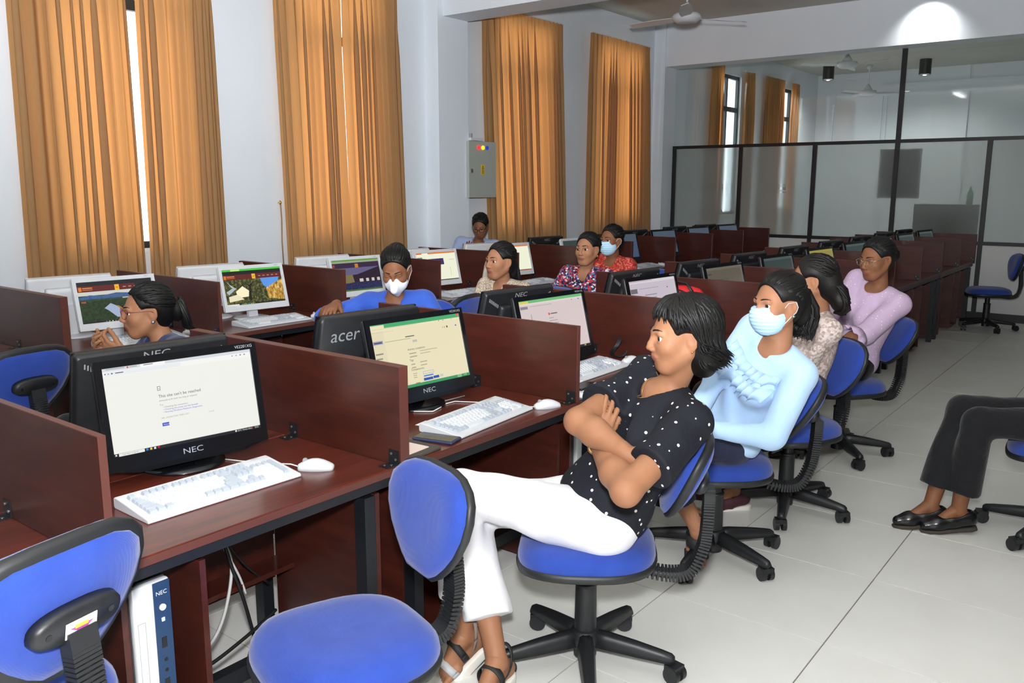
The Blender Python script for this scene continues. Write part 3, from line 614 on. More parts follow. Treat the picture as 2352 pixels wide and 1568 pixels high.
scrW2 = screen(WW, WH, [(0, 0, 1, .05, (70, 200, 60)), (0, .05, 1, .1, (190, 240, 170)), (.15, 0, .3, .06, (190, 240, 120))] + [(a[0], a[1]+.05 if len(a) == 5 else 0, a[2], a[3]+.05, a[4]) if not isinstance(a[0], str) else (a[0], a[1], a[2]+.05, *a[3:]) for a in site((24, 22, 24), [])[0:]] + [(0, .29, 1, 1, leaf), ('p', [(.62, .29), (.95, .29), (.92, .45), (.75, .62), (.66, .5)], (90, 150, 230)), ('p', [(.70, .58), (.90, .42), (1, .36), (1, .95), (.72, .88)], gold), ('p', [(.18, .62), (.3, .48), (.4, .62), (.38, .78), (.2, .8)], (255, 240, 200)), ('p', [(.05, .75), (.2, .7), (.3, .85), (.05, .9)], (235, 225, 190)), ('p', [(.05, .32), (.12, .5), (.2, .55), (.1, .42)], (190, 200, 200)), ('p', [(.02, .62), (.15, .5), (.2, .53), (.06, .7)], (170, 185, 190)), ('p', [(.395, .9), (.41, .5), (.33, .36), (.42, .46), (.5, .36), (.44, .52), (.43, .9)], (30, 22, 14)), (0, .965, .2, 1, (225, 228, 215)), (.2, .965, 1, 1, (14, 20, 16))] + [(.24+.03*i, .97, .255+.03*i, .99, [(60, 200, 220), (230, 220, 80), (220, 220, 220), (90, 200, 80)][i % 4]) for i in range(8)], (30, 30, 20))
scrW3 = screen(WW, WH, [(0, 0, 1, .04, (90, 150, 40)), (0, .04, 1, .10, (150, 160, 140)), (0, .10, 1, 1, (40, 22, 40)), (0, .12, 1, .26, (52, 34, 62)), (.02, .14, .06, .22, (170, 60, 40)), (.48, .14, .55, .26, (200, 120, 40)), ('p', [(0, .26), (1, .26), (.5, .48), (0, .52)], (96, 92, 130)), ('p', [(0, .48), (.40, .48), (.42, .72), (0, .78)], (120, 110, 70)), (.05, .58, .17, .70, (170, 175, 180)), (.0, .74, 1, .95, emit_noise('audience', (14, 18, 40), (30, 34, 80), (70, 70, 110), 90))] + [(.55+.12*i-.02*(i == 0), .62+.0*i, .61+.12*i, .72, (200, 195, 190)) for i in range(4)] + [(0, .95, 1, 1, (70, 110, 40))], (30, 26, 50))
YL = (238, 240, 214)
scrW4 = screen(WW, WH, [(0, 0, 1, .045, ORG), (.15, .01, .30, .06, (245, 245, 225)), (.02, .15, .15, .20, (130, 130, 110)), ('p', [(.30, .22), (.68, .22), (.68, .44), (.30, .44)], emit_noise('stage_photo', (20, 18, 50), (40, 44, 110), (120, 60, 90), 70)), (.82, .27, .96, .29, (190, 190, 170)), (.82, .55, .825, .85, (150, 150, 135)), (0, .965, 1, 1, (70, 64, 40))], YL)
scrW5 = screen(WW, WH, [(0, 0, 1, .045, ORG), (0, .96, 1, 1, (150, 80, 40)), (.35, .2, .6, .22, (170, 170, 150)), (.35, .27, .55, .285, (180, 180, 160))], YL)
W3x = [.66, 1.64, 2.60, 3.53, 4.62]; sc3 = [scrW1, scrW2, scrW3, scrW4, scrW5]
lb3 = ['white monitor showing a green river valley behind the woman with pink glasses', 'white monitor showing a garden at sunset beside a golden hall', 'white monitor showing a dark lecture hall next to the woman in the N95 mask', 'white monitor with an orange-topped page and a small dark picture', 'white monitor with a blank orange-edged page behind the woman in the beige print shirt']
for x, s, l in zip(W3x, sc3, lb3): monitor('white', x, 3.09, l, s, yaw=-.11, grp='white monitors of the window row')
monitor('white', -.35, 3.09, 'white monitor at the left edge of the window row, hidden by the divider', None, yaw=-.11, grp='white monitors of the window row')
monitor('white', 5.75, 3.09, 'white-framed monitor with a dark screen behind the woman in floral print', scrG, yaw=-.11, grp='white monitors of the window row')
scrN = screen(BW, BH, [(0, 0, 1, .3, (70, 82, 96))], (58, 78, 104))
for x, l in ((6.75, 'black monitor with a blue-grey screen behind the masked woman in red'), (7.75, 'black monitor with a blue-grey screen below the fourth curtain'), (8.75, 'black monitor in the window row, second from the partition'), (9.7, 'black monitor in the window row, closest to the partition')): monitor('black', x, 3.09, l, scrN, yaw=-.11, grp='black monitors of the window row')
lb4 = ['white monitor back with a label, behind the river screen', 'white monitor back behind the sunset screen', 'white monitor back with sticker and vents behind the lecture hall screen', 'white monitor back with sticker in front of the white column', 'white monitor back hiding the man in the pale blue shirt']
for x, l in zip([.52, 1.50, 2.50, 3.45, 4.50], lb4): monitor('white', x, 3.42, l, None, yaw=-.11, face=1, grp='white monitor backs of the window row')
for x, l in ((5.55, 'black monitor back left of the woman in floral print, under the third curtain'), (7.45, 'black monitor back with a white sticker under the fourth curtain'), (8.55, 'black monitor back second from the far column'), (9.5, 'black monitor back closest to the far column')): monitor('black', x, 3.42, l, None, yaw=-.11, face=1, grp='black monitor backs of the window row')
# ================================================================== KEYBOARDS, MICE
KP = .0209
def key_rows():
    K = []   # (x in units, row, width in units, depth in units, grey?)
    y0 = 0
    for x in [0]+[2+i for i in range(4)]+[6.5+i for i in range(4)]+[11+i for i in range(4)]+[15.25+i for i in range(3)]: K.append((x, 0, 1, 1, 1))
    R_ = [1.35, 2.35, 3.35, 4.35, 5.35]
    def row(r, ws, greys):
        x = 0
        for i, w in enumerate(ws):
            K.append((x, R_[r], w, 1, 1 if i in greys else 0)); x += w
    row(0, [1]*13+[2], (0, 13)); row(1, [1.5]+[1]*12+[1.5], (0, 13)); row(2, [1.75]+[1]*11+[2.25], (0, 12)); row(3, [2.25]+[1]*10+[2.75], (0, 11)); row(4, [1.25, 1.25, 1.25, 4.75, 1.25, 1.25, 1.25, 1.5, 1.25], (0, 1, 2, 4, 5, 6, 7, 8))
    for r in (0, 1):
        for i in range(3): K.append((15.25+i, R_[r], 1, 1, 1))
    K.append((16.25, R_[3], 1, 1, 1))
    for i in range(3): K.append((15.25+i, R_[4], 1, 1, 1))
    for r in range(4):
        for i in range(3): K.append((18.5+i, R_[r], 1, 1, 1 if r == 0 else 0))
    K += [(21.5, R_[0], 1, 1, 1), (21.5, R_[1], 1, 2, 1), (21.5, R_[3], 1, 2, 1), (18.5, R_[4], 2, 1, 0), (20.5, R_[4], 1, 1, 0)]
    return K
KEYS = key_rows(); _kc = {}
def key_mesh(w, d, g):
    k = (w, d, g)
    if k in _kc: return _kc[k]
    a, b = w*KP/2-.0007, d*KP/2-.0007; t = .0028; M = KEY_G if g else KEY_W
    vs = [(-a, -b, 0), (a, -b, 0), (a, b, 0), (-a, b, 0), (-a+t, -b+t, .0085), (a-t, -b+t, .0085), (a-t, b-t*.6, .0095), (-a+t, b-t*.6, .0095)]
    _kc[k] = MB().add(vs, [(0, 3, 2, 1), (4, 5, 6, 7), (0, 1, 5, 4), (1, 2, 6, 5), (2, 3, 7, 6), (3, 0, 4, 7)], M).mesh('key'); return _kc[k]
KW, KD = .512, .198
def kb_body():
    m = MB(); prof = [(-KD/2, .004), (-KD/2+.004, 0), (KD/2-.004, 0), (KD/2, .006), (KD/2, .030), (KD/2-.008, .034), (KD/2-.028, .033), (-KD/2+.02, .014), (-KD/2+.004, .012)]
    return m.loft([[(x, p[0], p[1]) for p in prof] for x in (-KW/2, KW/2)], WHITE_PL, smooth=False).mesh('keyboard_body')
KB_BODY = kb_body(); KB_ALL = None
def keyzpos(k):
    x, r, w, d, g = k
    px = -KW/2+.021+(x+w/2)*KP; py = KD/2-.046-(r+d/2-.5)*KP*.98
    return px, py, .0135+(py+KD/2-.02)*.135
def keyboard(x, y, rz, lab, split, grp='white keyboards', z=HD):
    global KB_ALL
    k = empty('keyboard', (x, y, z), rz, lab, 'keyboard', grp)
    o = obj('keyboard_body', KB_BODY, k); bevel(o, .004, 2)
    lg = MB().merge(text_mesh('NEC', .014), Matrix.Translation((KW/2-.05, KD/2-.017, .0345)), LOGO_G); obj('logo', lg.mesh('logo'), k)
    if split:
        for q in KEYS: obj('key', key_mesh(q[2], q[3], q[4]), k, keyzpos(q), (R(7), 0, 0))
    else:
        if KB_ALL is None:
            m = MB()
            for q in KEYS: m.merge(key_mesh(q[2], q[3], q[4]), Matrix.Translation(keyzpos(q)) @ Matrix.Rotation(R(7), 4, 'X'), KEY_G if q[4] else KEY_W)
            KB_ALL = m.mesh('keys')
        setp(obj('keys', KB_ALL, k), kind='stuff')
    return k
keyboard(-.545, .275, R(-1.5), 'white keyboard in front of the error-page monitor', True)
keyboard(.575, .155, R(5), 'white keyboard above the phone, in front of the cream form', True)
keyboard(1.60, .295, R(1), 'white keyboard in front of the woman in the dotted blouse', True)
keyboard(2.62, .26, 0, 'white keyboard in the booth of the lilac page', False)
keyboard(1.60, 2.845, R(-1), 'pale keyboard in front of the sunset screen', False)
keyboard(.66, 2.845, R(2), 'pale keyboard behind the woman with pink glasses', False)
keyboard(2.62, 2.845, R(3), 'pale keyboard left of the woman in the N95 mask', False)
keyboard(3.60, 2.84, R(-3), 'pale keyboard below the orange-topped page', False)
keyboard(4.66, 2.84, R(4), 'pale keyboard right of the woman in the beige print shirt', False)
keyboard(5.75, 2.85, 0, 'pale keyboard behind the woman in floral print', False)
keyboard(6.80, 2.86, 0, 'pale keyboard right of the masked woman in red', False)
def mouse_mesh():
    m = MB(); rings = []
    L, Wd = .118, .062
    for i, t in enumerate([0, .04, .12, .25, .4, .55, .7, .85, .95, 1.0]):
        y = L*(.5-t); hw = Wd/2*(math.sin(math.pi*(.12+.76*t))**.5)*(1 if 0 < t < 1 else .6); hh = .036*(math.sin(math.pi*(.16+.70*t))**1.1)
        rings.append([(hw*math.cos(g), y, max(0, hh*(math.sin(g)**.75 if math.sin(g) > 0 else 0))) for g in [math.pi*k/10 for k in range(11)]]+[(-hw*.9, y, 0), (hw*.9, y, 0)])
    m.loft(rings, WHITE_PL); return m.mesh('shell')
MOUSE_ME = mouse_mesh()
WHEEL = MB().cyl((-.004, .035, .030), .008, .008, GREY_PL, 10, axis='x').mesh('wheel')
def mouse(x, y, rz, lab, cable=None, z=HD):
    o = empty('computer_mouse', (x, y, z), rz, lab, 'mouse', 'white mice'); obj('shell', MOUSE_ME, o); obj('wheel', WHEEL, o)
    b = MB(); b.add([(-.0006, .015, .0335), (.0006, .015, .0335), (.0006, .057, .020), (-.0006, .057, .020)], [(0, 1, 2, 3)], GREY_PL)
    if cable:
        Mi = Matrix.Translation((x, y, z)) @ Matrix.Rotation(rz, 4, 'Z'); Mi.invert()
        MB().tube([Vector((0, .057, .008))]+[Mi @ Vector(c) for c in cable], .0022, mat('cable_white', srgb(225, 226, 226), .5), 6).build('cable', o)
    return o
mouse(-.212, .195, R(38), 'white mouse right of the nearest keyboard', [(-.255, .27, HD+.012), (-.28, .36, HD+.004), (-.32, .45, HD+.003), (-.36, .56, HD+.003)])
mouse(.905, .055, R(62), 'white mouse at the desk edge beside the divider, near the crossed arms', [(.83, .10, HD+.012), (.80, .19, HD+.006), (.78, .33, HD+.004), (.73, .42, HD+.004), (.60, .43, HD+.003)])
mouse(1.95, .25, R(75), 'white mouse by the mouth of the woman in the dotted blouse', [(1.86, .29, HD+.01), (1.80, .40, HD+.004), (1.7, .5, HD+.003)])
mouse(-1.215, .18, R(-8), 'white mouse behind the chair back at the lower left', [(-1.24, .30, HD+.01), (-1.30, .42, HD+.003)])
mouse(1.965, 2.80, R(50), 'white mouse right of the keyboard under the sunset screen')
mouse(-.085, 2.80, R(40), 'white mouse on the desk at the left edge of the photo', [(-.20, 2.86, HD+.008), (-.35, 2.9, HD+.003)])
mouse(5.02, 2.80, R(40), 'white mouse beside the woman in floral print')
mouse(7.12, 2.80, R(30), 'white mouse right of the masked woman in red')
mouse(1.0, 2.86, R(30), 'white mouse behind the ponytail of the woman with pink glasses')
mouse(6.15, .10, R(40), 'white mouse on the dark desk right of the woman in lilac')
# ================================================================== COMPUTER TOWERS
def tower(x, y, z0, lab, kind=0):
    t = empty('computer_tower', (x, y, z0), 0, lab, 'computer', 'computer towers under the desks'); h = .60
    bevel(MB().bx(-.052, .052, .02, .42, 0, h, mat('tower_side', srgb(60, 64, 68), .45)).build('case', t), .004)
    if kind == 0:
        bevel(MB().bx(-.052, .052, 0, .02, 0, h, SILVER).build('front_panel', t), .006)
        p = MB().bx(.004, .050, -.003, .0, .25, h-.004, CPU_BLUE).build('control_strip', t)
        m = MB(); m.merge(text_mesh('NEC', .016), Matrix.Translation((.026, -.0034, h-.035)) @ Matrix.Rotation(R(90), 4, 'X'), WHITE_PL); obj('logo', m.mesh('logo'), p)
        MB().cyl((.026, -.007, h-.075), .009, .004, SILVER, 16, axis='y').build('power_button', p)
        MB().bx(.022, .030, -.0045, -.003, h-.115, h-.105, mat('power_led', (.2, .3, 1, 1), .3, Emission_Color=(.4, .5, 1, 1), Emission_Strength=3)).build('power_led', p)
        for zz in (h-.19, h-.31):
            MB().bx(.018, .032, -.0042, -.003, zz, zz+.03, BLACK).build('usb_port', p)
        for zz in (h-.225, h-.255): MB().cyl((.026, -.0045, zz), .005, .0015, BLACK, 10, axis='y').build('audio_jack', p)
        m = MB()
        for q in range(8): m.bx(.006+.0055*q, .009+.0055*q, -.0015, 0, .015, .24, GREY_PL)
        m.build('vent', t)
        m = MB(); m.bx(-.042, -.041, -.001, 0, .25, .5, GREY_PL); m.bx(-.022, -.021, -.001, 0, .25, .5, GREY_PL); m.bx(-.042, -.021, -.001, 0, .25, .251, GREY_PL); m.bx(-.042, -.021, -.001, 0, .499, .5, GREY_PL); m.bx(-.036, -.028, -.002, 0, .40, .415, SILVER); m.build('disc_tray', t)
    else:
        bevel(MB().bx(-.052, .052, 0, .02, 0, h, SILVER).build('front_panel', t), .006)
        p = MB().bx(-.012, .050, -.003, .0, .05, h-.004, mat('dark_strip', srgb(22, 30, 44), .35)).build('control_strip', t)
        MB().bx(.004, .032, -.006, -.003, h-.10, h-.06, SILVER).build('power_button', p)
        for q in (0, 1): MB().bx(.006+.016*q, .011+.016*q, -.0045, -.003, h-.125, h-.12, mat('green_led', (.6, 1, .1, 1), .3, Emission_Color=(.7, 1, .1, 1), Emission_Strength=2)).build('power_led', p)
        for zz in (.38, .30, .22, .14): MB().bx(.014, .03, -.004, -.003, zz, zz+.03, GREY_PL).build('usb_port', p)
    return t
tower(-.885, .045, .049, 'silver computer tower with a navy strip under the nearest desk')
tower(1.175, .045, .049, 'computer tower with a dark strip behind the crossed arms', 1)

# ================================================================== CHAIRS
def cushion(outline, prof, axis, m, mb):
    """outline: 2D ring; prof: (inset, height); axis maps (a,b,h)->xyz"""
    n = len(outline); cx = sum(p[0] for p in outline)/n; cy = sum(p[1] for p in outline)/n; rings = []
    for ins, h in prof:
        r = []
        for a, b in outline:
            dx, dy = a-cx, b-cy; L = math.hypot(dx, dy); s = max(0.02, (L-ins)/L); r.append(axis(cx+dx*s, cy+dy*s, h))
        rings.append(r)
    mb.loft(rings, m, True); return mb
def super_ring(wx, wy, e=2.7, n=40, taper=0.0):
    o = []
    for k in range(n):
        g = 2*math.pi*k/n; c, s = math.cos(g), math.sin(g)
        x = wx*abs(c)**(2/e)*(1 if c >= 0 else -1); y = wy*abs(s)**(2/e)*(1 if s >= 0 else -1)
        o.append((x, y*(1+taper*x/wx)))
    return o
def back_ring():
    prof = [(0, .05), (.02, .085), (.055, .125), (.10, .165), (.155, .195), (.205, .205), (.25, .195), (.28, .165), (.30, .12), (.308, .06)]
    r = [(w, z) for z, w in prof]; pts = []
    for i in range(len(r)-1):
        for t in (0, .5): pts.append((r[i][0]+(r[i+1][0]-r[i][0])*t, r[i][1]+(r[i+1][1]-r[i][1])*t))
    pts.append(r[-1]); return pts + [(-a, b) for a, b in reversed(pts)]
def chair_meshes():
    seat_o = super_ring(.235, .238, 2.8, 44, .06)
    ax = lambda a, b, h: (a+.0, b, h - .25*max(0, a-.14)**1.3)
    c = {}
    c['seat'] = cushion(seat_o, [(.004, .432), (.0, .447), (.004, .468), (.02, .486), (.05, .497), (.10, .503), (.17, .504), (.22, .503)], ax, BLUE_FAB, MB()).mesh('seat')
    c['seat_trim'] = cushion(seat_o, [(.10, .405), (.02, .408), (-.003, .415), (-.006, .428), (-.002, .440), (.004, .442)], ax, RUBBER, MB()).mesh('seat_trim')
    bo = back_ring(); axb = lambda a, b, h: (h - .35*a*a*0 + .55*a*a, a, b)
    c['backrest'] = cushion(bo, [(.010, -.004), (.003, .004), (.002, .018), (.012, .034), (.035, .046), (.08, .052), (.15, .053)], axb, BLUE_FAB, MB()).mesh('backrest')
    c['back_trim'] = cushion(bo, [(.03, -.016), (.004, -.014), (-.006, -.006), (-.007, .006), (-.002, .014), (.004, .016)], axb, RUBBER, MB()).mesh('back_trim')
    c['back_shell'] = cushion(bo, [(.16, -.034), (.09, -.032), (.045, -.028), (.02, -.020), (.016, -.012)], axb, BLUE_FAB, MB()).mesh('back_shell')
    # bracket plate at the back of the backrest
    m = MB(); rr = super_ring(.10, .04, 2.6, 28)
    m.loft([[(-.034, a, .15+b) for a, b in rr], [(-.052, a*.97, .15+b*.95) for a, b in rr], [(-.060, a*.88, .15+b*.8) for a, b in rr]], BLACK)
    for s in (-1, 1): m.cyl((-.0615, s*.068, .15), .007, .003, BLACK_STEEL, 10, axis='x')
    c['bracket'] = m.mesh('back_bracket')
    s_ = MB(); s_.bx(-.0625, -.061, -.034, .034, .128, .162, mat('sticker_white', srgb(240, 236, 236), .5))
    s_.add([(-.0632, 0.026, .149), (-.0632, -0.026, .149), (-.0632, -.004, .131)], [(0, 1, 2)], mat('sticker_purple', srgb(160, 70, 140), .5)); s_.bx(-.0636, -.0632, -.014, .014, .145, .153, mat('sticker_gold', srgb(225, 190, 60), .5))
    c['sticker'] = s_.mesh('maker_sticker')
    # bellows-covered back strut
    def strut(p): # 0..1
        P = [Vector((-.10, 0, .40)), Vector((-.215, 0, .395)), Vector((-.292, 0, .425)), Vector((-.318, 0, .52)), Vector((-.315, 0, .60)), Vector((-.305, 0, .68)), Vector((-.297, 0, .725))]
        x = p*(len(P)-1); i = min(int(x), len(P)-2); t = x-i
        p0, p1, p2, p3 = P[max(i-1, 0)], P[i], P[i+1], P[min(i+2, len(P)-1)]
        return .5*((2*p1)+(p2-p0)*t+(2*p0-5*p1+4*p2-p3)*t*t+(-p0+3*p1-3*p2+p3)*t**3)
    m = MB(); N = 44
    for i in range(N):
        t = .08+.92*i/N; a = strut(t); b = strut(min(1, t+.008)); d = (b-a).normalized(); ang = math.atan2(d.x, d.z)
        m.box((a+b)/2, (.036, .062, .0075), RUBBER, Matrix.Rotation(ang, 3, 'Y'))
    m.tube([strut(i/16) for i in range(17)], [.026]*17, RUBBER, 8, True, .6)
    c['bellows'] = m.mesh('bellows_strut')
    m = MB(); m.cyl((0, 0, .04), .040, .26, BLACK, 24, .037); m.lathe((0, 0, .30), [(.037, 0), (.040, .003), (.040, .012), (.030, .014)], BLACK, 24); m.cyl((0, 0, .30), .028, .10, BLACK_STEEL, 20); c['column'] = m.mesh('gas_column')
    m = MB(); m.bx(-.14, .12, -.085, .085, .385, .407, BLACK_STEEL); m.tube([(0, -.05, .39), (.02, -.17, .385), (.02, -.215, .388)], .006, BLACK_STEEL, 8); m.bx(-.0, .045, -.235, -.205, .38, .396, BLACK); c['mechanism'] = m.mesh('seat_mechanism')
    # one star leg and one castor along +x
    m = MB(); ring = lambda x, w, z0, z1: [(x, -w, z0), (x, -w*.72, z1-.008), (x, -w*.4, z1), (x, w*.4, z1), (x, w*.72, z1-.008), (x, w, z0)]
    m.loft([ring(.02, .030, .085, .135), ring(.08, .031, .082, .132), ring(.18, .027, .074, .118), ring(.27, .023, .068, .102), ring(.305, .021, .066, .094), ring(.315, .015, .068, .086)], BLACK); c['leg'] = m.mesh('star_leg')
    m = MB()
    for s in (-1, 1): m.cyl((-.015, s*.008 if s > 0 else -.028, .030), .030, .020, BLACK, 18, axis='y')
    m.lathe((0, 0, .030), [(.008, 0), (.010, .035)], BLACK_STEEL, 10); m.bx(-.035, .012, -.026, .026, .040, .062, BLACK); c['castor'] = m.mesh('castor')
    m = MB(); m.lathe((0, 0, .07), [(.02, 0), (.052, .004), (.056, .03), (.050, .062), (.040, .07)], BLACK, 24); c['hub'] = m.mesh('hub')
    return c
CH = chair_meshes()
def chair(x, y, th, lab, grp, tilt=0, base=None, sticker=False, dz=0):
    o = empty('office_chair', (x, y, 0), R(th), lab, 'chair', grp)
    sv = [obj('seat', CH['seat'], o), obj('gas_column', CH['column'], o), obj('seat_mechanism', CH['mechanism'], o), obj('hub', CH['hub'], o)]
    obj('seat_trim', CH['seat_trim'], sv[0])
    st = obj('bellows_strut', CH['bellows'], o)
    b = obj('backrest', CH['backrest'], o, (-.235, 0, .60), (0, R(-9-tilt), 0))
    st.rotation_euler = (0, R(-tilt*.55), 0); st.location = (-.0-.10*math.sin(R(tilt*.55))*0, 0, 0)
    if tilt: b.location = (-.235-.45*math.sin(R(tilt*.5))*.55, 0, .60-.01*tilt/10)
    obj('back_trim', CH['back_trim'], b); obj('back_shell', CH['back_shell'], b); br = obj('back_bracket', CH['bracket'], b)
    if sticker: obj('maker_sticker', CH['sticker'], b)
    b0 = random.uniform(0, 72) if base is None else base
    for k in range(5):
        l = obj('star_leg', CH['leg'], o, None, (0, 0, R(b0+72*k)))
        c = obj('castor', CH['castor'], l, (.305, 0, 0), (0, 0, random.uniform(0, 6.28)))
    if dz:
        for q in (sv[0], sv[1], sv[2], st, b): q.location.z += dz
    return o
# ================================================================== IMPLICIT SURFACES (for bodies and clothes)
V3 = lambda *a: np.array(a, dtype=np.float64)
def rc(a, b, ra, rb, k=.02, mode='add'):
    a = np.asarray(a, float); b = np.asarray(b, float); R_ = max(ra, rb)
    def fn(P):
        ba = (b-a).astype(np.float32); L = float(ba @ ba)+1e-12
        t = np.clip(((P[0]-a[0])*ba[0]+(P[1]-a[1])*ba[1]+(P[2]-a[2])*ba[2])/L, 0, 1)
        d = np.sqrt((P[0]-a[0]-t*ba[0])**2+(P[1]-a[1]-t*ba[1])**2+(P[2]-a[2]-t*ba[2])**2)
        return d-(ra+(rb-ra)*t)
    return dict(fn=fn, k=k, mode=mode, lo=np.minimum(a, b)-R_, hi=np.maximum(a, b)+R_)
def el(c, r, M=None, k=.02, mode='add'):
    c = np.asarray(c, float); r = np.asarray(r, float); M = np.eye(3) if M is None else np.asarray(M)
    ext = np.sqrt(((M*r)**2).sum(1))
    def fn(P):
        q = [P[i]-c[i] for i in range(3)]
        l = [q[0]*M[0, j]+q[1]*M[1, j]+q[2]*M[2, j] for j in range(3)]
        k0 = np.sqrt((l[0]/r[0])**2+(l[1]/r[1])**2+(l[2]/r[2])**2)
        k1 = np.sqrt((l[0]/r[0]**2)**2+(l[1]/r[1]**2)**2+(l[2]/r[2]**2)**2)+1e-9
        return np.where(k0 < .05, -r.min()*.95, k0*(k0-1)/k1)
    return dict(fn=fn, k=k, mode=mode, lo=c-ext, hi=c+ext)
def cut(c, n, rad=.12, k=.004):
    c = np.asarray(c, float); n = np.asarray(n, float); n = n/np.linalg.norm(n)
    def fn(P): return -((P[0]-c[0])*n[0]+(P[1]-c[1])*n[1]+(P[2]-c[2])*n[2])
    return dict(fn=fn, k=k, mode='sub', lo=c-rad, hi=c+rad)
def sdf_mesh(ops, res, lo=None, hi=None, wob=0.0, wf=22.0, seed=0):
    if lo is None:
        adds = [o for o in ops if o['mode'] == 'add']
        lo = np.min([o['lo'] for o in adds], 0)-2.5*res; hi = np.max([o['hi'] for o in adds], 0)+2.5*res
    n = np.ceil((hi-lo)/res).astype(int)+1
    ax = [(lo[i]+res*np.arange(n[i])).astype(np.float32) for i in range(3)]
    D = np.full(n, .08, np.float32)
    for o in ops:
        m = o['k']+2.5*res
        i0 = np.maximum(np.floor((o['lo']-m-lo)/res).astype(int), 0); i1 = np.minimum(np.ceil((o['hi']+m-lo)/res).astype(int)+1, n)
        if (i1 <= i0).any(): continue
        P = (ax[0][i0[0]:i1[0]][:, None, None], ax[1][i0[1]:i1[1]][None, :, None], ax[2][i0[2]:i1[2]][None, None, :])
        d = o['fn'](P); S = D[i0[0]:i1[0], i0[1]:i1[1], i0[2]:i1[2]]; k = max(o['k'], 1e-5)
        if o['mode'] == 'add':
            h = np.maximum(k-np.abs(S-d), 0)/k; S[...] = np.minimum(S, d)-h*h*k*.25
        else:
            d = -d; h = np.maximum(k-np.abs(S-d), 0)/k; S[...] = np.maximum(S, d)+h*h*k*.25
    if wob:
        r = np.random.default_rng(seed)
        for q in range(5):
            w = r.normal(0, 1, 3); w = w/np.linalg.norm(w)*wf*(.6+.5*q); w[2] *= .55; p0 = r.uniform(0, 6.28)
            D += (wob/(1+.45*q)*np.sin((ax[0]*w[0])[:, None, None]+(ax[1]*w[1])[None, :, None]+(ax[2]*w[2])[None, None, :]+p0)).astype(np.float32)
    ins = D < 0; cs = np.array(D.shape)-1; tot = int(np.prod(cs)); acc = np.zeros((tot, 3)); cnt = np.zeros(tot, np.int32); EL = []
    st = np.array([cs[1]*cs[2], cs[2], 1])
    for a in range(3):
        s0 = [slice(None)]*3; s1 = [slice(None)]*3; s0[a] = slice(0, -1); s1[a] = slice(1, None)
        x = np.argwhere(ins[tuple(s0)] != ins[tuple(s1)])
        if not len(x): continue
        y = x.copy(); y[:, a] += 1
        d0 = D[x[:, 0], x[:, 1], x[:, 2]]; d1 = D[y[:, 0], y[:, 1], y[:, 2]]; t = d0/(d0-d1)
        pos = x.astype(float); pos[:, a] += t
        b, c = (a+1) % 3, (a+2) % 3; cells = []; ok = np.ones(len(x), bool)
        for db, dc in ((0, 0), (-1, 0), (-1, -1), (0, -1)):
            q = x.copy(); q[:, b] += db; q[:, c] += dc
            v = ((q >= 0) & (q < cs)).all(1); f = (q*st).sum(1); np.add.at(acc, f[v], pos[v]); np.add.at(cnt, f[v], 1); ok &= v; cells.append(f)
        Q = np.stack(cells, 1)[ok]; fl = d0[ok] > 0; Q[fl] = Q[fl][:, ::-1]; EL.append(Q)
    used = np.nonzero(cnt)[0]
    idx = np.full(tot, -1); idx[used] = np.arange(len(used))
    return acc[used]/cnt[used][:, None]*res+lo, idx[np.concatenate(EL)] if EL else np.zeros((0, 4), int)
def np_mesh(name, pieces, mats, matfn=None):
    vs = []; fs = []; o = 0
    for v, f in pieces: vs.append(v); fs.append(f+o); o += len(v)
    v = np.concatenate(vs); f = np.concatenate(fs)
    me = bpy.data.meshes.new(name); me.vertices.add(len(v)); me.vertices.foreach_set('co', v.astype(np.float32).ravel())
    me.loops.add(len(f)*4); me.loops.foreach_set('vertex_index', f.astype(np.int32).ravel()); me.polygons.add(len(f))
    me.polygons.foreach_set('loop_start', np.arange(0, len(f)*4, 4, dtype=np.int32)); me.polygons.foreach_set('use_smooth', np.ones(len(f), bool))
    for m in mats: me.materials.append(m)
    if matfn is not None: me.polygons.foreach_set('material_index', matfn(v[f].mean(1)).astype(np.int32))
    me.update(calc_edges=True); me.validate(); return me
def rot(yaw, pitch=0, roll=0):
    y, p, r = R(yaw), R(pitch), R(roll)
    Rz = np.array([[math.cos(y), -math.sin(y), 0], [math.sin(y), math.cos(y), 0], [0, 0, 1]])
    Ry = np.array([[math.cos(p), 0, math.sin(p)], [0, 1, 0], [-math.sin(p), 0, math.cos(p)]])
    Rx = np.array([[1, 0, 0], [0, math.cos(r), -math.sin(r)], [0, math.sin(r), math.cos(r)]])
    return Rz @ Ry @ Rx
def nrm(v): return v/(np.linalg.norm(v)+1e-12)
def ik(a, b, l1, l2, pole):
    a, b, pole = map(lambda q: np.asarray(q, float), (a, b, pole)); d = b-a; L = np.linalg.norm(d); dn = d/L
    if L > (l1+l2)*.999: s = L/((l1+l2)*.999); l1 *= s; l2 *= s
    x = (l1*l1-l2*l2+L*L)/(2*L); h = math.sqrt(max(l1*l1-x*x, 1e-8)); p = pole-a; p = p-dn*(p @ dn); return a+dn*x+nrm(p)*h

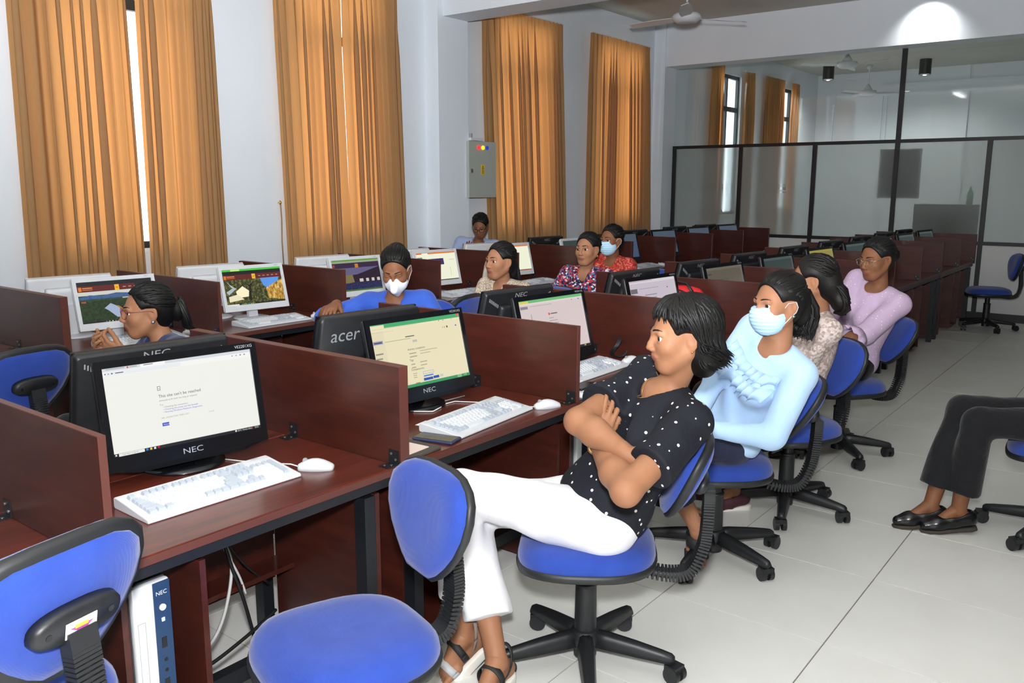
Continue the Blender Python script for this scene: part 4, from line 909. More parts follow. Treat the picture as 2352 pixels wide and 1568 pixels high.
# ================================================================== PEOPLE
def skin_mat(name, c1, c2):
    if name in MATS: return MATS[name]
    m = mat(name, c1, .58, spec=.28); v = coords(m); n = noise(m, v, 14, 4); basecol(m, ramp(m, n.outputs['Fac'], [(.3, c1), (.7, c2)]))
    n2 = noise(m, v, 350, 2); bump(m, n2.outputs['Fac'], .08, .001)
    bsdf(m).inputs['Subsurface Weight'].default_value = .08; bsdf(m).inputs['Subsurface Radius'].default_value = (.012, .005, .003); bsdf(m).inputs['Subsurface Scale'].default_value = .5
    return m
SK1 = skin_mat('skin_brown', srgb(146, 101, 74), srgb(158, 112, 83)); SK2 = skin_mat('skin_deep_brown', srgb(120, 78, 54), srgb(134, 90, 64)); SK3 = skin_mat('skin_tan', srgb(150, 104, 78), srgb(163, 115, 87))
LIP = mat('lips', srgb(140, 82, 72), .4); EYE_W = mat('eye_white', srgb(225, 222, 215), .25); IRIS = mat('iris_dark', srgb(38, 24, 16), .2); NAIL = mat('finger_nail', srgb(205, 165, 145), .3)
def hair_mat(name, c):
    m = mat(name, c, .5, spec=.28); v = coords(m, (1, 1, 1)); n = noise(m, v, 260, 2); bump(m, n.outputs['Fac'], .35, .002)
    bsdf(m).inputs['Anisotropic'].default_value = .5
    return m
HAIR = hair_mat('black_hair', srgb(13, 12, 12)); HAIR2 = hair_mat('soft_black_hair', srgb(18, 15, 14))
def cloth(name, c1, c2=None, scale=6, rough=.85, bs=.3, bscale=26):
    if name in MATS: return MATS[name]
    c2 = c2 or c1; m = mat(name, c1, rough, spec=.25); v = coords(m); n = noise(m, v, scale, 3); basecol(m, ramp(m, n.outputs['Fac'], [(.35, c1), (.65, c2)]))
    n2 = noise(m, v, bscale, 3); bump(m, n2.outputs['Fac'], bs, .02); bsdf(m).inputs['Sheen Weight'].default_value = .15; return m
def print_cloth(name, cols, scale, rough=.8, base_noise=True):
    """small all-over print: voronoi cells picking colours"""
    m = mat(name, cols[0], rough, spec=.25); v = coords(m); n = nd(m, 'ShaderNodeTexVoronoi'); n.inputs['Scale'].default_value = scale; lk(m, v, n.inputs['Vector'])
    sep = nd(m, 'ShaderNodeSeparateColor'); lk(m, n.outputs['Color'], sep.inputs[0])
    r = nd(m, 'ShaderNodeValToRGB'); r.color_ramp.interpolation = 'CONSTANT'; e = r.color_ramp.elements
    while len(e) < len(cols): e.new(.5)
    for i, c in enumerate(cols): e[i].position = i/len(cols); e[i].color = c
    lk(m, sep.outputs[0], r.inputs[0]); basecol(m, r.outputs[0]); n2 = noise(m, v, 26, 3); bump(m, n2.outputs['Fac'], .3, .02); return m
def dotted(name, base, dot, scale, rad, jitter=.6):
    m = mat(name, base, .8, spec=.25); v = coords(m); n = nd(m, 'ShaderNodeTexVoronoi'); n.inputs['Scale'].default_value = scale; n.inputs['Randomness'].default_value = jitter; lk(m, v, n.inputs['Vector'])
    basecol(m, ramp(m, n.outputs['Distance'], [(rad, dot), (rad+.02, base)])); n2 = noise(m, v, 20, 3); bump(m, n2.outputs['Fac'], .3, .02); return m
def hand_ops(wrist, direc, normal, side, curl=(25, 30, 20), spread=6, thumb=35, s=1.0, fist=None):
    """wrist position, pointing direction, palm normal (the way the palm faces); side +1 left hand, -1 right hand"""
    x = nrm(direc); z = -nrm(normal-x*(np.dot(normal, x))); y = np.cross(z, x); ops = []
    th = -y if side > 0 else y           # thumb side
    W = wrist; pc = W+x*.048*s
    ops.append(el(pc, V3(.050, .038, .0155)*s, np.stack([x, y, z], 1), .012)); ops.append(rc(W-x*.02, W+x*.03*s, .024*s, .022*s, .015))
    L = [.074, .083, .077, .060]; off = [.028, .0095, -.0095, -.027]; nails = []
    for i in range(4):
        base = W+x*(.088 if i in (1, 2) else .083 if i == 0 else .078)*s+th*off[i]*s; a = 0; d = x; p = base
        sp = R(spread*(1.5-i)); d0 = x*math.cos(sp)+th*math.sin(sp); c = curl if not isinstance(curl[0], (tuple, list)) else curl[i]
        ops.append(rc(W+x*.045*s+th*off[i]*.8*s, base, .011*s, .0098*s, .008))
        for j, fr in enumerate((.45, .30, .25)):
            a += R(c[j]); d = d0*math.cos(a)-z*math.sin(a); q = p+d*L[i]*fr*s; ops.append(rc(p, q, (.0092-.0008*j)*s, (.0086-.0009*j)*s, .003)); p = q
        nails.append((p, d, -z*math.cos(a)-d0*math.sin(a)))
    tb = W+x*.022*s+th*.026*s; ta = R(thumb); d = nrm(x*math.cos(ta)+th*math.sin(ta)-z*.25); q = tb+d*.045*s; d2 = nrm(d*.9+x*.35-z*.25); q2 = q+d2*.030*s; q3 = q2+nrm(d2+x*.2)*.024*s
    ops += [rc(W+x*.015*s+th*.012*s, tb, .018*s, .0155*s, .012), rc(tb, q, .0145*s, .0110*s, .006), rc(q, q2, .0105*s, .0098*s, .003), rc(q2, q3, .0096*s, .0075*s, .003)]
    return ops
def foot_ops(ankle, direc, sole_n=V3(0, 0, -1), s=1.0, k=.015, toes=True):
    x = nrm(direc); dn = nrm(sole_n-x*np.dot(sole_n, x)); y = np.cross(-dn, x); A = ankle; ops = []
    heel = A-x*.045*s+dn*.055*s; ball = A+x*.115*s+dn*.066*s
    ops += [rc(A, heel, .034*s, .030*s, k), rc(heel, ball, .028*s, .026*s, .02), rc(A+x*.015*s, ball-dn*.006*s, .033*s, .024*s, .02)]
    for i in range(5):
        o = (.034-.017*i)*s; b = ball+y*o+x*(.012-.006*i)*s; ops.append(rc(ball+y*o*.8-x*.03*s, b, .017*s, .013*s, .012))
        if toes: ops.append(rc(b, b+x*(.042-.006*i)*s+dn*.008*s, (.0115-.0012*i)*s, (.0098-.0010*i)*s, .003))
    return ops
def head_parts(hc, Rh, s=1.0, closed=False, male=False):
    H = lambda *v: hc+Rh @ (np.array(v)*s); E = lambda c, r, k=.02, mode='add', M=None: el(H(*c), np.array(r)*s, Rh if M is None else Rh @ M, k, mode); C = lambda a, b, ra, rb, k=.01, mode='add': rc(H(*a), H(*b), ra*s, rb*s, k, mode)
    jw = 1.06 if male else 1.0
    o = [E((-.018, 0, .028), (.094, .074, .082)), E((.030, 0, -.020), (.064, .062, .083), .03), E((.040, 0, -.058), (.048, .048*jw, .046), .03), C((.064, -.010, -.100), (.064, .010, -.100), .017, .017, .03)]
    for q in (-1, 1):
        o += [C((-.005, q*.054*jw, -.050), (.052, q*.022, -.096), .018, .016, .03), E((.056, q*.040, -.028), (.026, .024, .022), .025), C((.079, q*.038, .0165), (.088, q*.012, .0150), .0085, .0085, .014),
              E((.100, q*.0320, -.0015), (.0215, .0200, .0150), .010, 'sub')]
        o += [E((.0735, q*.0320, .0105 if not closed else .002), (.0150, .0180, .0078 if not closed else .0138), .003), E((.0735, q*.0320, -.0125), (.0142, .0170, .0068), .003)]
        o += [E((-.012, q*.074, -.008), (.020, .0075, .032), .006, 'add', rot(q*-22)), E((-.008, q*.083, -.004), (.011, .006, .018), .004, 'sub', rot(q*-22)), E((-.012, q*.070, -.036), (.009, .007, .010), .006)]
        o += [E((.099, q*.0115, -.0375), (.0105, .0075, .0075), .006)]
    o += [C((.086, 0, .012), (.103, 0, -.020), .0075, .0085, .012), C((.102, 0, -.020), (.1070, 0, -.032), .0080, .0098, .006), C((.090, 0, -.045), (.090, 0, -.058), .006, .006, .012),
          E((.0850, 0, -.064), (.013, .024, .010), .012), E((.0885, 0, -.0605), (.0090, .0245, .0050), .004), E((.0868, 0, -.0710), (.0092, .0215, .0056), .004), C((.102, -.016, -.0660), (.102, .016, -.0660), .0018, .0018, .003, 'sub'), C((.083, -.028, -.0645), (.094, -.010, -.0662), .0016, .0020, .003, 'sub'), C((.083, .028, -.0645), (.094, .010, -.0662), .0016, .0020, .003, 'sub')]
    return o, H
def lip_test(hc, Rh, s):
    def f(p):
        l = (p-hc) @ Rh/s; a = ((l[:, 0]-.088)/.020)**2+(l[:, 1]/.026)**2+((l[:, 2]+.0660)/.0115)**2
        return np.where(a < 1, 1, 0)
    return f
class Hair:
    def __init__(s, hc, Rh, sc=1.0, m=None, seed=1): s.hc, s.R, s.s, s.mb, s.m, s.r = hc, Rh, sc, MB(), m or HAIR, random.Random(seed)
    C = np.array([-.016, 0, .030]); RAD = np.array([.099, .080, .088])
    def p(s, az, elv, off=0):
        a, e = R(az), R(elv); d = np.array([math.cos(e)*math.cos(a), math.cos(e)*math.sin(a), math.sin(e)]); return Hair.C+(Hair.RAD+off)*d
    def world(s, l): return s.hc+s.R @ (l*s.s)
    def lock(s, pts, w, n=5):
        k = len(pts); rr = [w*(.45+.55*math.sin(math.pi*min(1, .25+.75*i/(k-1)))) if i < k-1 else w*.12 for i in range(k)]
        s.mb.tube([s.world(q) for q in pts], [x*s.s for x in rr], s.m, n)
    def sweep(s, az0, el0, az1, el1, off0, off1, w, tail=None, bulge=.0, steps=8):
        def d(az, e): a, e = R(az), R(e); return np.array([math.cos(e)*math.cos(a), math.cos(e)*math.sin(a), math.sin(e)])
        d0, d1 = d(az0, el0), d(az1, el1); om = math.acos(np.clip(d0 @ d1, -1, 1)); pts = []
        for i in range(steps):
            t = i/(steps-1); q = (math.sin((1-t)*om)*d0+math.sin(t*om)*d1)/max(math.sin(om), 1e-4) if om > 1e-3 else d0
            pts.append(Hair.C+(Hair.RAD+off0+(off1-off0)*t+bulge*math.sin(math.pi*t))*nrm(q))
        if tail:
            p = pts[-1]; v = nrm(pts[-1]-pts[-2]); 
            for q in tail: p = p+np.array(q); pts.append(p)
        s.lock(pts, w)
    def cap(s, hairline=.0, extra=(), face=True, res=.0055, sub=()):
        H = lambda v: s.hc+s.R @ (np.array(v)*s.s); o = [el(H((-.018, 0, .032)), (V3(.0995, .0805, .0875)+hairline)*s.s, s.R, .01), el(H((-.050, 0, -.02)), V3(.058, .066, .075)*s.s, s.R, .03)]
        o += [el(H(c), V3(*r)*s.s, s.R @ M if M is not None else s.R, k) for c, r, k, M in extra]
        if face: o += [el(H((.088, 0, -.030)), V3(.086, .088, .114)*s.s, s.R, .012, 'sub')]
        for q in (-1, 1): o.append(el(H((.012, q*.085, -.028)), V3(.042, .030, .050)*s.s, s.R, .010, 'sub'))
        o += [el(H(c), V3(*r)*s.s, s.R, .008, 'sub') for c, r in sub]
        return sdf_mesh(o, res*s.s)
    def build(s, parent, caps, name='hair'):
        me = np_mesh('c', caps, [s.m]); s.mb.merge(me, Matrix.Identity(4), s.m)
        n = len(me.polygons); s.mb.sm = [True]*len(s.mb.sm); bpy.data.meshes.remove(me)
        o = s.mb.build(name, parent); return setp(o, kind='stuff')
def pulled_back(h, n=150, tie=(180, 0), w=.0065, hair_el=38):
    for i in range(n):
        az = h.r.uniform(-118, 118); a = abs(az); e = hair_el+h.r.uniform(-2, 5) if a < 30 else hair_el-(a-30)*.55+h.r.uniform(-3, 4)
        if a > 82: e = max(e, -2+h.r.uniform(0, 12))
        h.sweep(az, e, tie[0]+h.r.uniform(-16, 16)*(1 if az > 0 else -1)*-1, tie[1]+h.r.uniform(-14, 18), -.001, .004+h.r.uniform(0, .005), w*h.r.uniform(.7, 1.3), bulge=h.r.uniform(0, .006))
    for i in range(n//3):
        az = h.r.uniform(-90, 90)+180; h.sweep(az, h.r.uniform(-35, 75), tie[0]+h.r.uniform(-14, 14), tie[1]+h.r.uniform(-12, 12), .001, .005, w*h.r.uniform(.7, 1.3))
def brows(parent, H, s, m, closed=False, thick=.0028):
    for q in (-1, 1):
        b = MB(); pts = [H(.0945, q*.013, .0228), H(.0930, q*.023, .0262), H(.0862, q*.035, .0272), H(.0750, q*.047, .0235)]
        b.tube([Vector(p) for p in pts], [thick*s, thick*1.1*s, thick*.9*s, thick*.3*s], m, 6); b.build('eyebrow', parent)
def eyes(parent, H, Rh, s, look=(0, 0)):
    for q in (-1, 1):
        m = MB(); c = H(.0728, q*.0320, -.0015); r = .0138*s; n, k = 16, 12; vs = []; L = rot(look[0], look[1])
        for i in range(k+1):
            a = math.pi*i/k
            for j in range(n):
                g = 2*math.pi*j/n; l = np.array([math.cos(a), math.sin(a)*math.cos(g), math.sin(a)*math.sin(g)]); vs.append(c+Rh @ (L @ (l*r)))
        def band(i0, i1, M): m.add(vs, [(i*n+j, i*n+(j+1) % n, (i+1)*n+(j+1) % n, (i+1)*n+j) for i in range(i0, i1) for j in range(n)], M, True)
        band(0, 3, IRIS); band(3, k, EYE_W); m.build('eye', parent)
def person(name, label, P, skin, hairm, top, bottom, shoes=None, seed=1, res=.008, hres=.0036, male=False):
    """P: joints in world space. Returns root and a dict of useful frames."""
    root = empty(name, (P['pelvis'][0], P['pelvis'][1], 0), 0, label, 'person', 'people in the computer room')
    inv = Matrix.Translation((-P['pelvis'][0], -P['pelvis'][1], 0))
    def add(n, me, kind=None):
        o = obj(n, me, root); o.matrix_parent_inverse = inv; return setp(o, kind=kind)
    pel, neck, hc = V3(*P['pelvis']), V3(*P['neck']), V3(*P['head']); s = P.get('hs', 1.0)
    Rh = rot(*P['hrot']); ho, H = head_parts(hc, Rh, s, P.get('closed', False), male)
    up = nrm(neck-pel); lft = rot(P['cyaw'])[:, 1]; fwd = nrm(np.cross(lft, up)); lft = np.cross(up, fwd); Rc = np.stack([fwd, lft, up], 1); Lt = np.linalg.norm(neck-pel)
    plft = rot(P['pyaw'])[:, 1]; pf = rot(P['pyaw'])[:, 0]; B = P.get('build', 1.0)
    T = lambda t, f=0, l=0: pel+up*Lt*t+fwd*f+lft*l
    sw = P.get('sw', .158)
    sh = {q: neck-up*.045+lft*q*sw+fwd*(-.012) for q in (1, -1)}
    for q, kk in ((1, 'shl'), (-1, 'shr')):
        if kk in P: sh[q] = V3(*P[kk])
    skin_ops = [rc(H(-.020, 0, -.055), neck+up*.0, .047*s, .049, .03), el(neck-up*.055+fwd*.008, V3(.062, .115, .055)*B**.5, Rc, .03)]
    top_ops = [el(T(.66, -.005), V3(.112*B, .150*B, .165), Rc, .03), el(T(.36, .005), V3(.112*B, .140*B, .16), Rc, .06), el(T(.08, .015), V3(.132*B, .168*B, .125), Rc, .06)]
    if not male:
        for q in (1, -1): top_ops.append(el(T(.64, .082*B, q*.066*B), V3(.058, .066, .062)*B, Rc, .05))
    top_ops.append(el(neck-up*.050+fwd*(-.008), V3(.066, .120, .050), Rc, .04))
    hands_p = []; limb_ops = []
    for q, kk in ((1, 'l'), (-1, 'r')):
        if 'hand'+kk not in P: continue
        wr = V3(*P['hand'+kk]); eb = V3(*P['elb'+kk]) if 'elb'+kk in P else ik(sh[q], wr, P.get('ua', .275), P.get('fa', .235), P['pole'+kk])
        top_ops.append(rc(neck-up*.035+lft*q*.06-fwd*.01, sh[q], .052*B**.5, .058*B**.5, .05))
        slv = P['sleeve']; a = sh[q]
        if slv <= 1: top_ops.append(rc(a, a+(eb-a)*slv, .060*B, P.get('slr', .060)*B, .03)); top_ops.append(cut(a+(eb-a)*slv*1.02, eb-a, .10, .003))
        else:
            top_ops.append(rc(a, eb, .060*B, .050*B, .03)); e2 = eb+(wr-eb)*(slv-1); top_ops.append(rc(eb, e2, .048*B, P.get('slr', .042), .02)); top_ops += [cut(eb+(wr-eb)*(slv-1)*1.02, wr-eb, .055, .003)] if slv < 1.9 else []
        cv = .84 if slv > 1.3 else 1.0; cu_ = .84 if slv > .95 else 1.0; limb_ops.append([rc(a, eb, .047*B**.6*cu_, .039*B**.6*cu_, .02), rc(eb, eb+(wr-eb)*.35, .040*B**.6*cv, .041*B**.6*cv, .02), rc(eb+(wr-eb)*.35, wr, .042*B*cv, .0255, .02)])
        hd = V3(*P.get('hdir'+kk, tuple(nrm(wr-eb)))); hn = V3(*P.get('hnorm'+kk, (0, 0, -1)))
        ops = hand_ops(wr, hd, hn, q, P.get('curl'+kk, (22, 28, 20)), P.get('spread', 5), P.get('thumb'+kk, 32), P.get('handsize', 1.0)); hands_p.append((ops, wr, hd))
    legs = []
    bot_ops = [el(pel+pf*.0, V3(.125*B, .172*B, .115), Rc*1.0 if False else np.stack([pf, plft, V3(0, 0, 1)], 1), .04)]
    shoe_pcs = []
    for q, kk in ((1, 'l'), (-1, 'r')):
        if 'ank'+kk not in P: continue
        hp = pel+plft*q*.088+pf*.03-V3(0, 0, .01); an = V3(*P['ank'+kk]); kn = V3(*P['knee'+kk]) if 'knee'+kk in P else ik(hp, an, .42, .40, P.get('kpole'+kk, tuple(hp+pf*1+V3(0, 0, .6))))
        hem = P.get('hem', .85); lw = P.get('legw', 1.0)
        bot_ops += [rc(hp, kn, .092*B*lw, .070*lw, .04), rc(kn, kn+(an-kn)*hem, .069*lw, P.get('hemr', .058)*lw, .03), cut(kn+(an-kn)*hem*1.0, an-kn, .13, .003)]
        fd = V3(*P.get('fdir'+kk, (pf[0], pf[1], -.12))); sn = V3(*P.get('sole'+kk, (0, 0, -1)))
        limb_ops.append([rc(kn, kn+(an-kn)*.35, .046, .050, .02), rc(kn+(an-kn)*.35, an, .050, .034, .02)])
        legs.append((an, fd, sn, q)); hands_p.append((foot_ops(an, fd, sn) if not P.get('shod') else foot_ops(an, fd, sn, s=.84, toes=False), an, fd))
    # neck openings
    nd_ = P.get('neckline', ('round', .075))
    if nd_[0] == 'round': top_ops.append(el(neck+fwd*.045+up*.020, V3(.080, .070, nd_[1]), Rc, .008, 'sub'))
    else: top_ops += [el(neck+fwd*.03+up*.03, V3(.07, .062, .055), Rc, .008, 'sub'), rc(neck+fwd*.09-up*nd_[1], neck+fwd*.06+up*.03, .012, .062, .01, 'sub')]
    if 'topcut' in P: top_ops.append(cut(V3(*P['topcut'][0]), V3(*P['topcut'][1]), .4, .01))
    # --- body: one mesh, finer in head and hands
    pieces = []
    base = skin_ops+ho+[o for h in hands_p for o in h[0]]
    hl = hc-.17*s; hh = hc+.15*s
    pieces.append(sdf_mesh(skin_ops, res*.85))
    for lo_, h in zip(limb_ops, hands_p): pieces.append(sdf_mesh(lo_+list(h[0])[:2], res*.8))
    pieces.append(sdf_mesh(ho+skin_ops[:2], hres*s, np.minimum(hl, hc-.15), hh))
    for ops, w, d in hands_p:
        l = np.min([o['lo'] for o in ops], 0)-.008; h_ = np.max([o['hi'] for o in ops], 0)+.008
        pieces.append(sdf_mesh(ops, .0036, l, h_))
    body = add('body', np_mesh('body', pieces, [skin, LIP], lip_test(hc, Rh, s)))
    eyes(root, H, Rh, s, P.get('look', (0, 0))) if not P.get('closed') else None
    brows(root, H, s, hairm)
    for o in root.children:
        if o.name.startswith(('eye',)): o.matrix_parent_inverse = inv
    if top is not None: add(P.get('topname', 'blouse'), np_mesh('top', [sdf_mesh(top_ops, res*.8, wob=P.get('wob', .0026), wf=P.get('wf', 30), seed=seed)], [top]))
    if bottom is not None and legs: add('trousers', np_mesh('trousers', [sdf_mesh(bot_ops, res, wob=P.get('bwob', .0026), wf=24, seed=seed+5)], [bottom]))
    return root, dict(H=H, Rh=Rh, hc=hc, s=s, inv=inv, legs=legs, add=add, neck=neck, up=up, fwd=fwd, lft=lft, T=T, sh=sh)
def attach(F, root, mb, name): o = mb.build(name, root); o.matrix_parent_inverse = F['inv']; return o
def glasses(F, root, m, w=.026, h=.019, thin=.0013, rim=True):
    b = MB(); H = F['H']; s = F['s']
    for q in (-1, 1):
        pts = []
        for k in range(21):
            g = 2*math.pi*k/20; c, sn = math.cos(g), math.sin(g); y = w*(abs(c)**.75)*(1 if c > 0 else -1); z = h*(abs(sn)**.75)*(1 if sn > 0 else -1)
            pts.append(Vector(H(.106-abs(y+.0)*.0-.0045*((q*.034+y)/.06)**2*3, q*.034+y, -.004+z)))
        b.tube(pts, thin*s, m, 6, False)
        b.tube([Vector(H(.097, q*.0605, .006)), Vector(H(.07, q*.074, .007)), Vector(H(.0, q*.079, .006)), Vector(H(-.02, q*.079, -.004))], thin*1.15*s, m, 6)
    b.tube([Vector(H(.106, -.009, .002)), Vector(H(.109, 0, .006)), Vector(H(.106, .009, .002))], thin*s, m, 6)
    attach(F, root, b, 'glasses')
def mask(F, root, kind, m):
    H, s, Rh = F['H'], F['s'], F['Rh']; hc = F['hc']
    if kind == 'surgical':
        o = [el(H(.043, 0, -.056), V3(.071, .0725, .068)*s, Rh, .02), el(H(.086, 0, -.034), V3(.036, .034, .040)*s, Rh, .04), el(H(.060, 0, -.092), V3(.030, .034, .026)*s, Rh, .02)]
        o += [cut(H(.10, 0, -.008), Rh @ V3(.10, 0, 1), .16*s, .002), cut(H(.018, 0, -.06), Rh @ V3(-1, 0, -.15), .16*s, .002)]
    else:
        o = [el(H(.044, 0, -.062), V3(.062, .066, .060)*s, Rh, .02), rc(H(.100, 0, -.030), H(.125, 0, -.068), .010*s, .006*s, .05), rc(H(.125, 0, -.068), H(.075, 0, -.122), .006*s, .012*s, .04)]
        o += [cut(H(.05, 0, -.010), Rh @ V3(-.15, 0, 1), .16*s, .002), cut(H(.024, 0, -.06), Rh @ V3(-1, 0, -.15), .16*s, .002)]
    v, f = sdf_mesh(o, .003*s)
    if kind == 'surgical': l = (v-hc) @ Rh; v = v+(Rh[:, 0]*(.0016*np.sin(l[:, 2]/s*2*math.pi/.0155))[:, None])
    me = np_mesh('mask', [(v, f)], [m]); k = obj('face_mask', me, root); k.matrix_parent_inverse = F['inv']
    for q in (-1, 1):
        b = MB(); b.tube([Vector(H(.03, q*.062, -.022)), Vector(H(.01, q*.074, .008)), Vector(H(-.018, q*.085, .010))], .0016*s, WHITE_PL, 5); b.tube([Vector(H(.03, q*.060, -.085)), Vector(H(.0, q*.074, -.050)), Vector(H(-.02, q*.084, -.030))], .0016*s, WHITE_PL, 5)
        b.tube([Vector(H(-.018, q*.085, .010)), Vector(H(-.030, q*.083, -.010)), Vector(H(-.02, q*.084, -.030))], .0016*s, WHITE_PL, 5); o2 = b.build('ear_loop', k)
    if kind == 'surgical':
        p = MB()
        for zz in (-.040, -.056, -.072, -.088):
            pts = [Vector(H(.045+.0695*math.cos(R(g))*(1 - .0*abs(g)), .0672*math.sin(R(g)), zz+.000)) for g in range(-70, 71, 14)]
        # pleats are pressed into the cloth itself by its material
    return k
# ---- chairs in the near aisle
G1, G2 = 'blue office chairs of the near aisle', 'blue office chairs of the middle aisle'
chair(-.555, -.325, 163, 'empty blue office chair in the foreground, left of the white trousers', G1, 4, 20)
chair(-1.30, -.02, 101, 'blue office chair seen from behind at the lower left, sticker on its bracket', G1, 3, 10, True, dz=.09)
chair(.407, -.47, 121, 'blue office chair carrying the woman in the dotted blouse', G1, 16, 23, True)
chair(1.51, -.45, 124, 'blue office chair carrying the masked woman in the pale blue blouse', G1, 20, -15)
chair(2.28, -.50, 150, 'blue office chair with upright back behind the lace blouse', G1, 6, -25)
chair(3.42, -.42, 138, 'blue office chair carrying the woman in lilac', G1, 16, 12)
chair(9.42, -.30, 112, 'empty dark blue office chair by the partition at the far right', G1, 3, 30)
chair(2.72, -1.66, 96, 'blue office chair at the right edge of the photo under the black trousers', G1, 4, 62)
# ---- chairs in the middle aisle
chair(.05, 1.62, 142, 'blue office chair of the woman with pink glasses', G2, 6, dz=.07)
chair(-.38, 2.22, 96, 'blue office chair facing the window row at the left edge', G2, 3, dz=.07)
chair(1.02, 1.88, 112, 'empty blue office chair under the hand of the woman in the N95 mask', G2, 3, dz=.07)
chair(1.67, 1.54, 215, 'blue office chair of the woman in the N95 mask', G2, 3, dz=.07)
chair(2.20, 1.92, 100, 'empty blue office chair between the N95 mask and the beige print shirt', G2, 3, dz=.07)
chair(2.70, 1.47, 165, 'blue office chair of the woman in the beige print shirt', G2, 3, dz=.07)
chair(3.62, 1.50, 160, 'blue office chair of the woman in floral print', G2, 3, dz=.07)
chair(4.38, 1.62, 160, 'blue office chair of the masked woman in red', G2, 3, dz=.07)
chair(7.0, 2.20, 120, 'empty dark blue office chair nearest of three in the far middle aisle', G2, 3)
chair(8.20, 2.18, 135, 'empty dark blue office chair, middle one of three in the far middle aisle', G2, 3)
chair(9.30, 2.10, 100, 'empty dark blue office chair closest to the frosted glass', G2, 3)
chair(.20, 4.08, -85, 'blue office chair between the window row and the windows at the left', 'blue office chairs by the windows', 3)
chair(5.02, 4.06, -90, 'blue office chair of the man in the pale blue shirt', 'blue office chairs by the windows', 3)

# ================================================================== SMALL THINGS ON AND UNDER THE DESKS
# phone, notebook with pink card, number tag in the second booth
ph = empty('smartphone', (.275, .105, HD), R(32), 'black smartphone in a dark blue case at the desk edge', 'phone')
PC = mat('phone_case_blue', srgb(52, 58, 92), .4)
bevel(MB().bx(-.083, .083, -.041, .041, 0, .011, PC).build('case', ph), .008, 3); bevel(MB().bx(-.078, .078, -.037, .037, .0095, .0118, mat('phone_glass', srgb(8, 12, 12), .06)).build('display', ph), .004)
MB().bx(.0832, .0838, -.008, .008, .003, .007, BLACK).build('charging_port', ph)
ph.rotation_euler.z = R(-76)
nb_ = empty('notebook', (.115, .055, HD), R(4), 'dark notebook with a pale pink sheet beside the phone', 'notebook')
bevel(MB().bx(-.09, .085, -.045, .12, 0, .012, mottled('dark_linen', srgb(56, 52, 48), srgb(84, 78, 70), 500, .8)).build('cover', nb_), .003)
MB().bx(-.09, .045, -.02, .11, .0121, .015, mat('pink_sheet', srgb(232, 210, 200), .6)).build('sheet', nb_)
tg = MB().bx(-.035, .035, -.024, .024, 0, .0008, mat('paper', srgb(236, 238, 242), .7)); tg.merge(text_mesh('E03', .030), Matrix.Translation((0, -.002, .001)), mat('ink_blue', srgb(40, 50, 130), .6))
t_ = tg.build('number_tag', None, (.405, .285, HD+.0005), (R(0), 0, R(8))); setp(t_, 'white paper tag reading E03 behind the keyboard above the phone', 'tag')
cl = MB().tube([(.83, .45, HD+.004), (.70, .46, HD+.004), (.62, .40, HD+.004), (.55, .38, HD+.004), (.50, .44, HD+.004), (.56, .50, HD+.004), (.66, .48, HD+.004)], .0025, MATS['cable_white'], 6)
setp(cl.build('cable'), 'loop of white cable behind the keyboard above the phone', 'cable')
# third booth: stacked papers with a phone
pp = empty('paper_stack', (1.245, .07, HD), R(3), 'stack of white papers at the edge of the third booth', 'papers')
for i in range(3): MB().bx(-.11, .11, -.05, .10, .006*i, .006*i+.0052, mat('paper', srgb(236, 238, 242), .7)).build('sheet_bundle', pp, (.004*i, -.003*i, 0), (0, 0, R(2*i)))
p2 = empty('smartphone', (1.25, .10, HD+.0178), R(4), 'black phone lying on the white papers of the third booth', 'phone')
bevel(MB().bx(-.08, .08, -.038, .038, 0, .009, BLACK_GLOSS).build('case', p2), .006); MB().bx(-.074, .074, -.034, .034, .009, .0096, OFFSCR).build('display', p2)
# black cable coil on the divider further back
hc_ = MB(); 
for q in range(3): hc_.tube([(.05*math.cos(g)*(1+.1*q), .02*math.sin(g*2)+.006*q, .055+.05*math.sin(g)) for g in [2*math.pi*k/18 for k in range(19)]], .005, BLACK, 6)
setp(hc_.build('headset', None, (2.02, .36, HD)), 'coiled black headset cable by the divider right of the dotted blouse', 'headset')
# window row: bag, notebook
bagc = mottled('canvas_beige', srgb(196, 190, 176), srgb(208, 203, 190), 30, .85, .3, 200)
def sdf_obj(name, ops, res, m, parent=None, wob=0, loc=None): 
    v, f = sdf_mesh(ops, res, wob=wob, wf=30); return obj(name, np_mesh(name, [(v, f)], [m]), parent, loc)
hb = empty('handbag', (4.18, 2.93, HD), 0, 'pale canvas handbag left of the woman in the beige print shirt', 'bag')
sdf_obj('bag_body', [el((0, 0, .14), (.21, .085, .14), None, .05), el((0, 0, .07), (.22, .10, .075), None, .05), el((.0, 0, .23), (.16, .05, .07), None, .05)], .008, bagc, hb, .004)
MB().tube([(-.13, -.09, .05), (-.17, -.10, .16), (-.10, -.09, .24), (-.02, -.07, .28)], .010, bagc, 8, True, .5).build('strap', hb)
nbk = empty('notebook', (4.93, 2.755, HD), R(12), 'open white notebook on the desk beside the woman in floral print', 'notebook')
bevel(MB().bx(-.11, .11, -.07, .07, 0, .010, mat('paper', srgb(236, 238, 242), .7)).build('pages', nbk), .002); MB().bx(-.113, .113, -.073, .073, -.0, .0015, BLACK).build('cover', nbk)
fld = MB().bx(-.11, .11, -.15, .15, 0, .012, mat('sky_folder', srgb(110, 170, 215), .5)); setp(bevel(fld.build('folder', None, (3.92, 2.83, HD), (0, 0, R(5))), .003), 'light blue folder beside the pale handbag', 'folder')
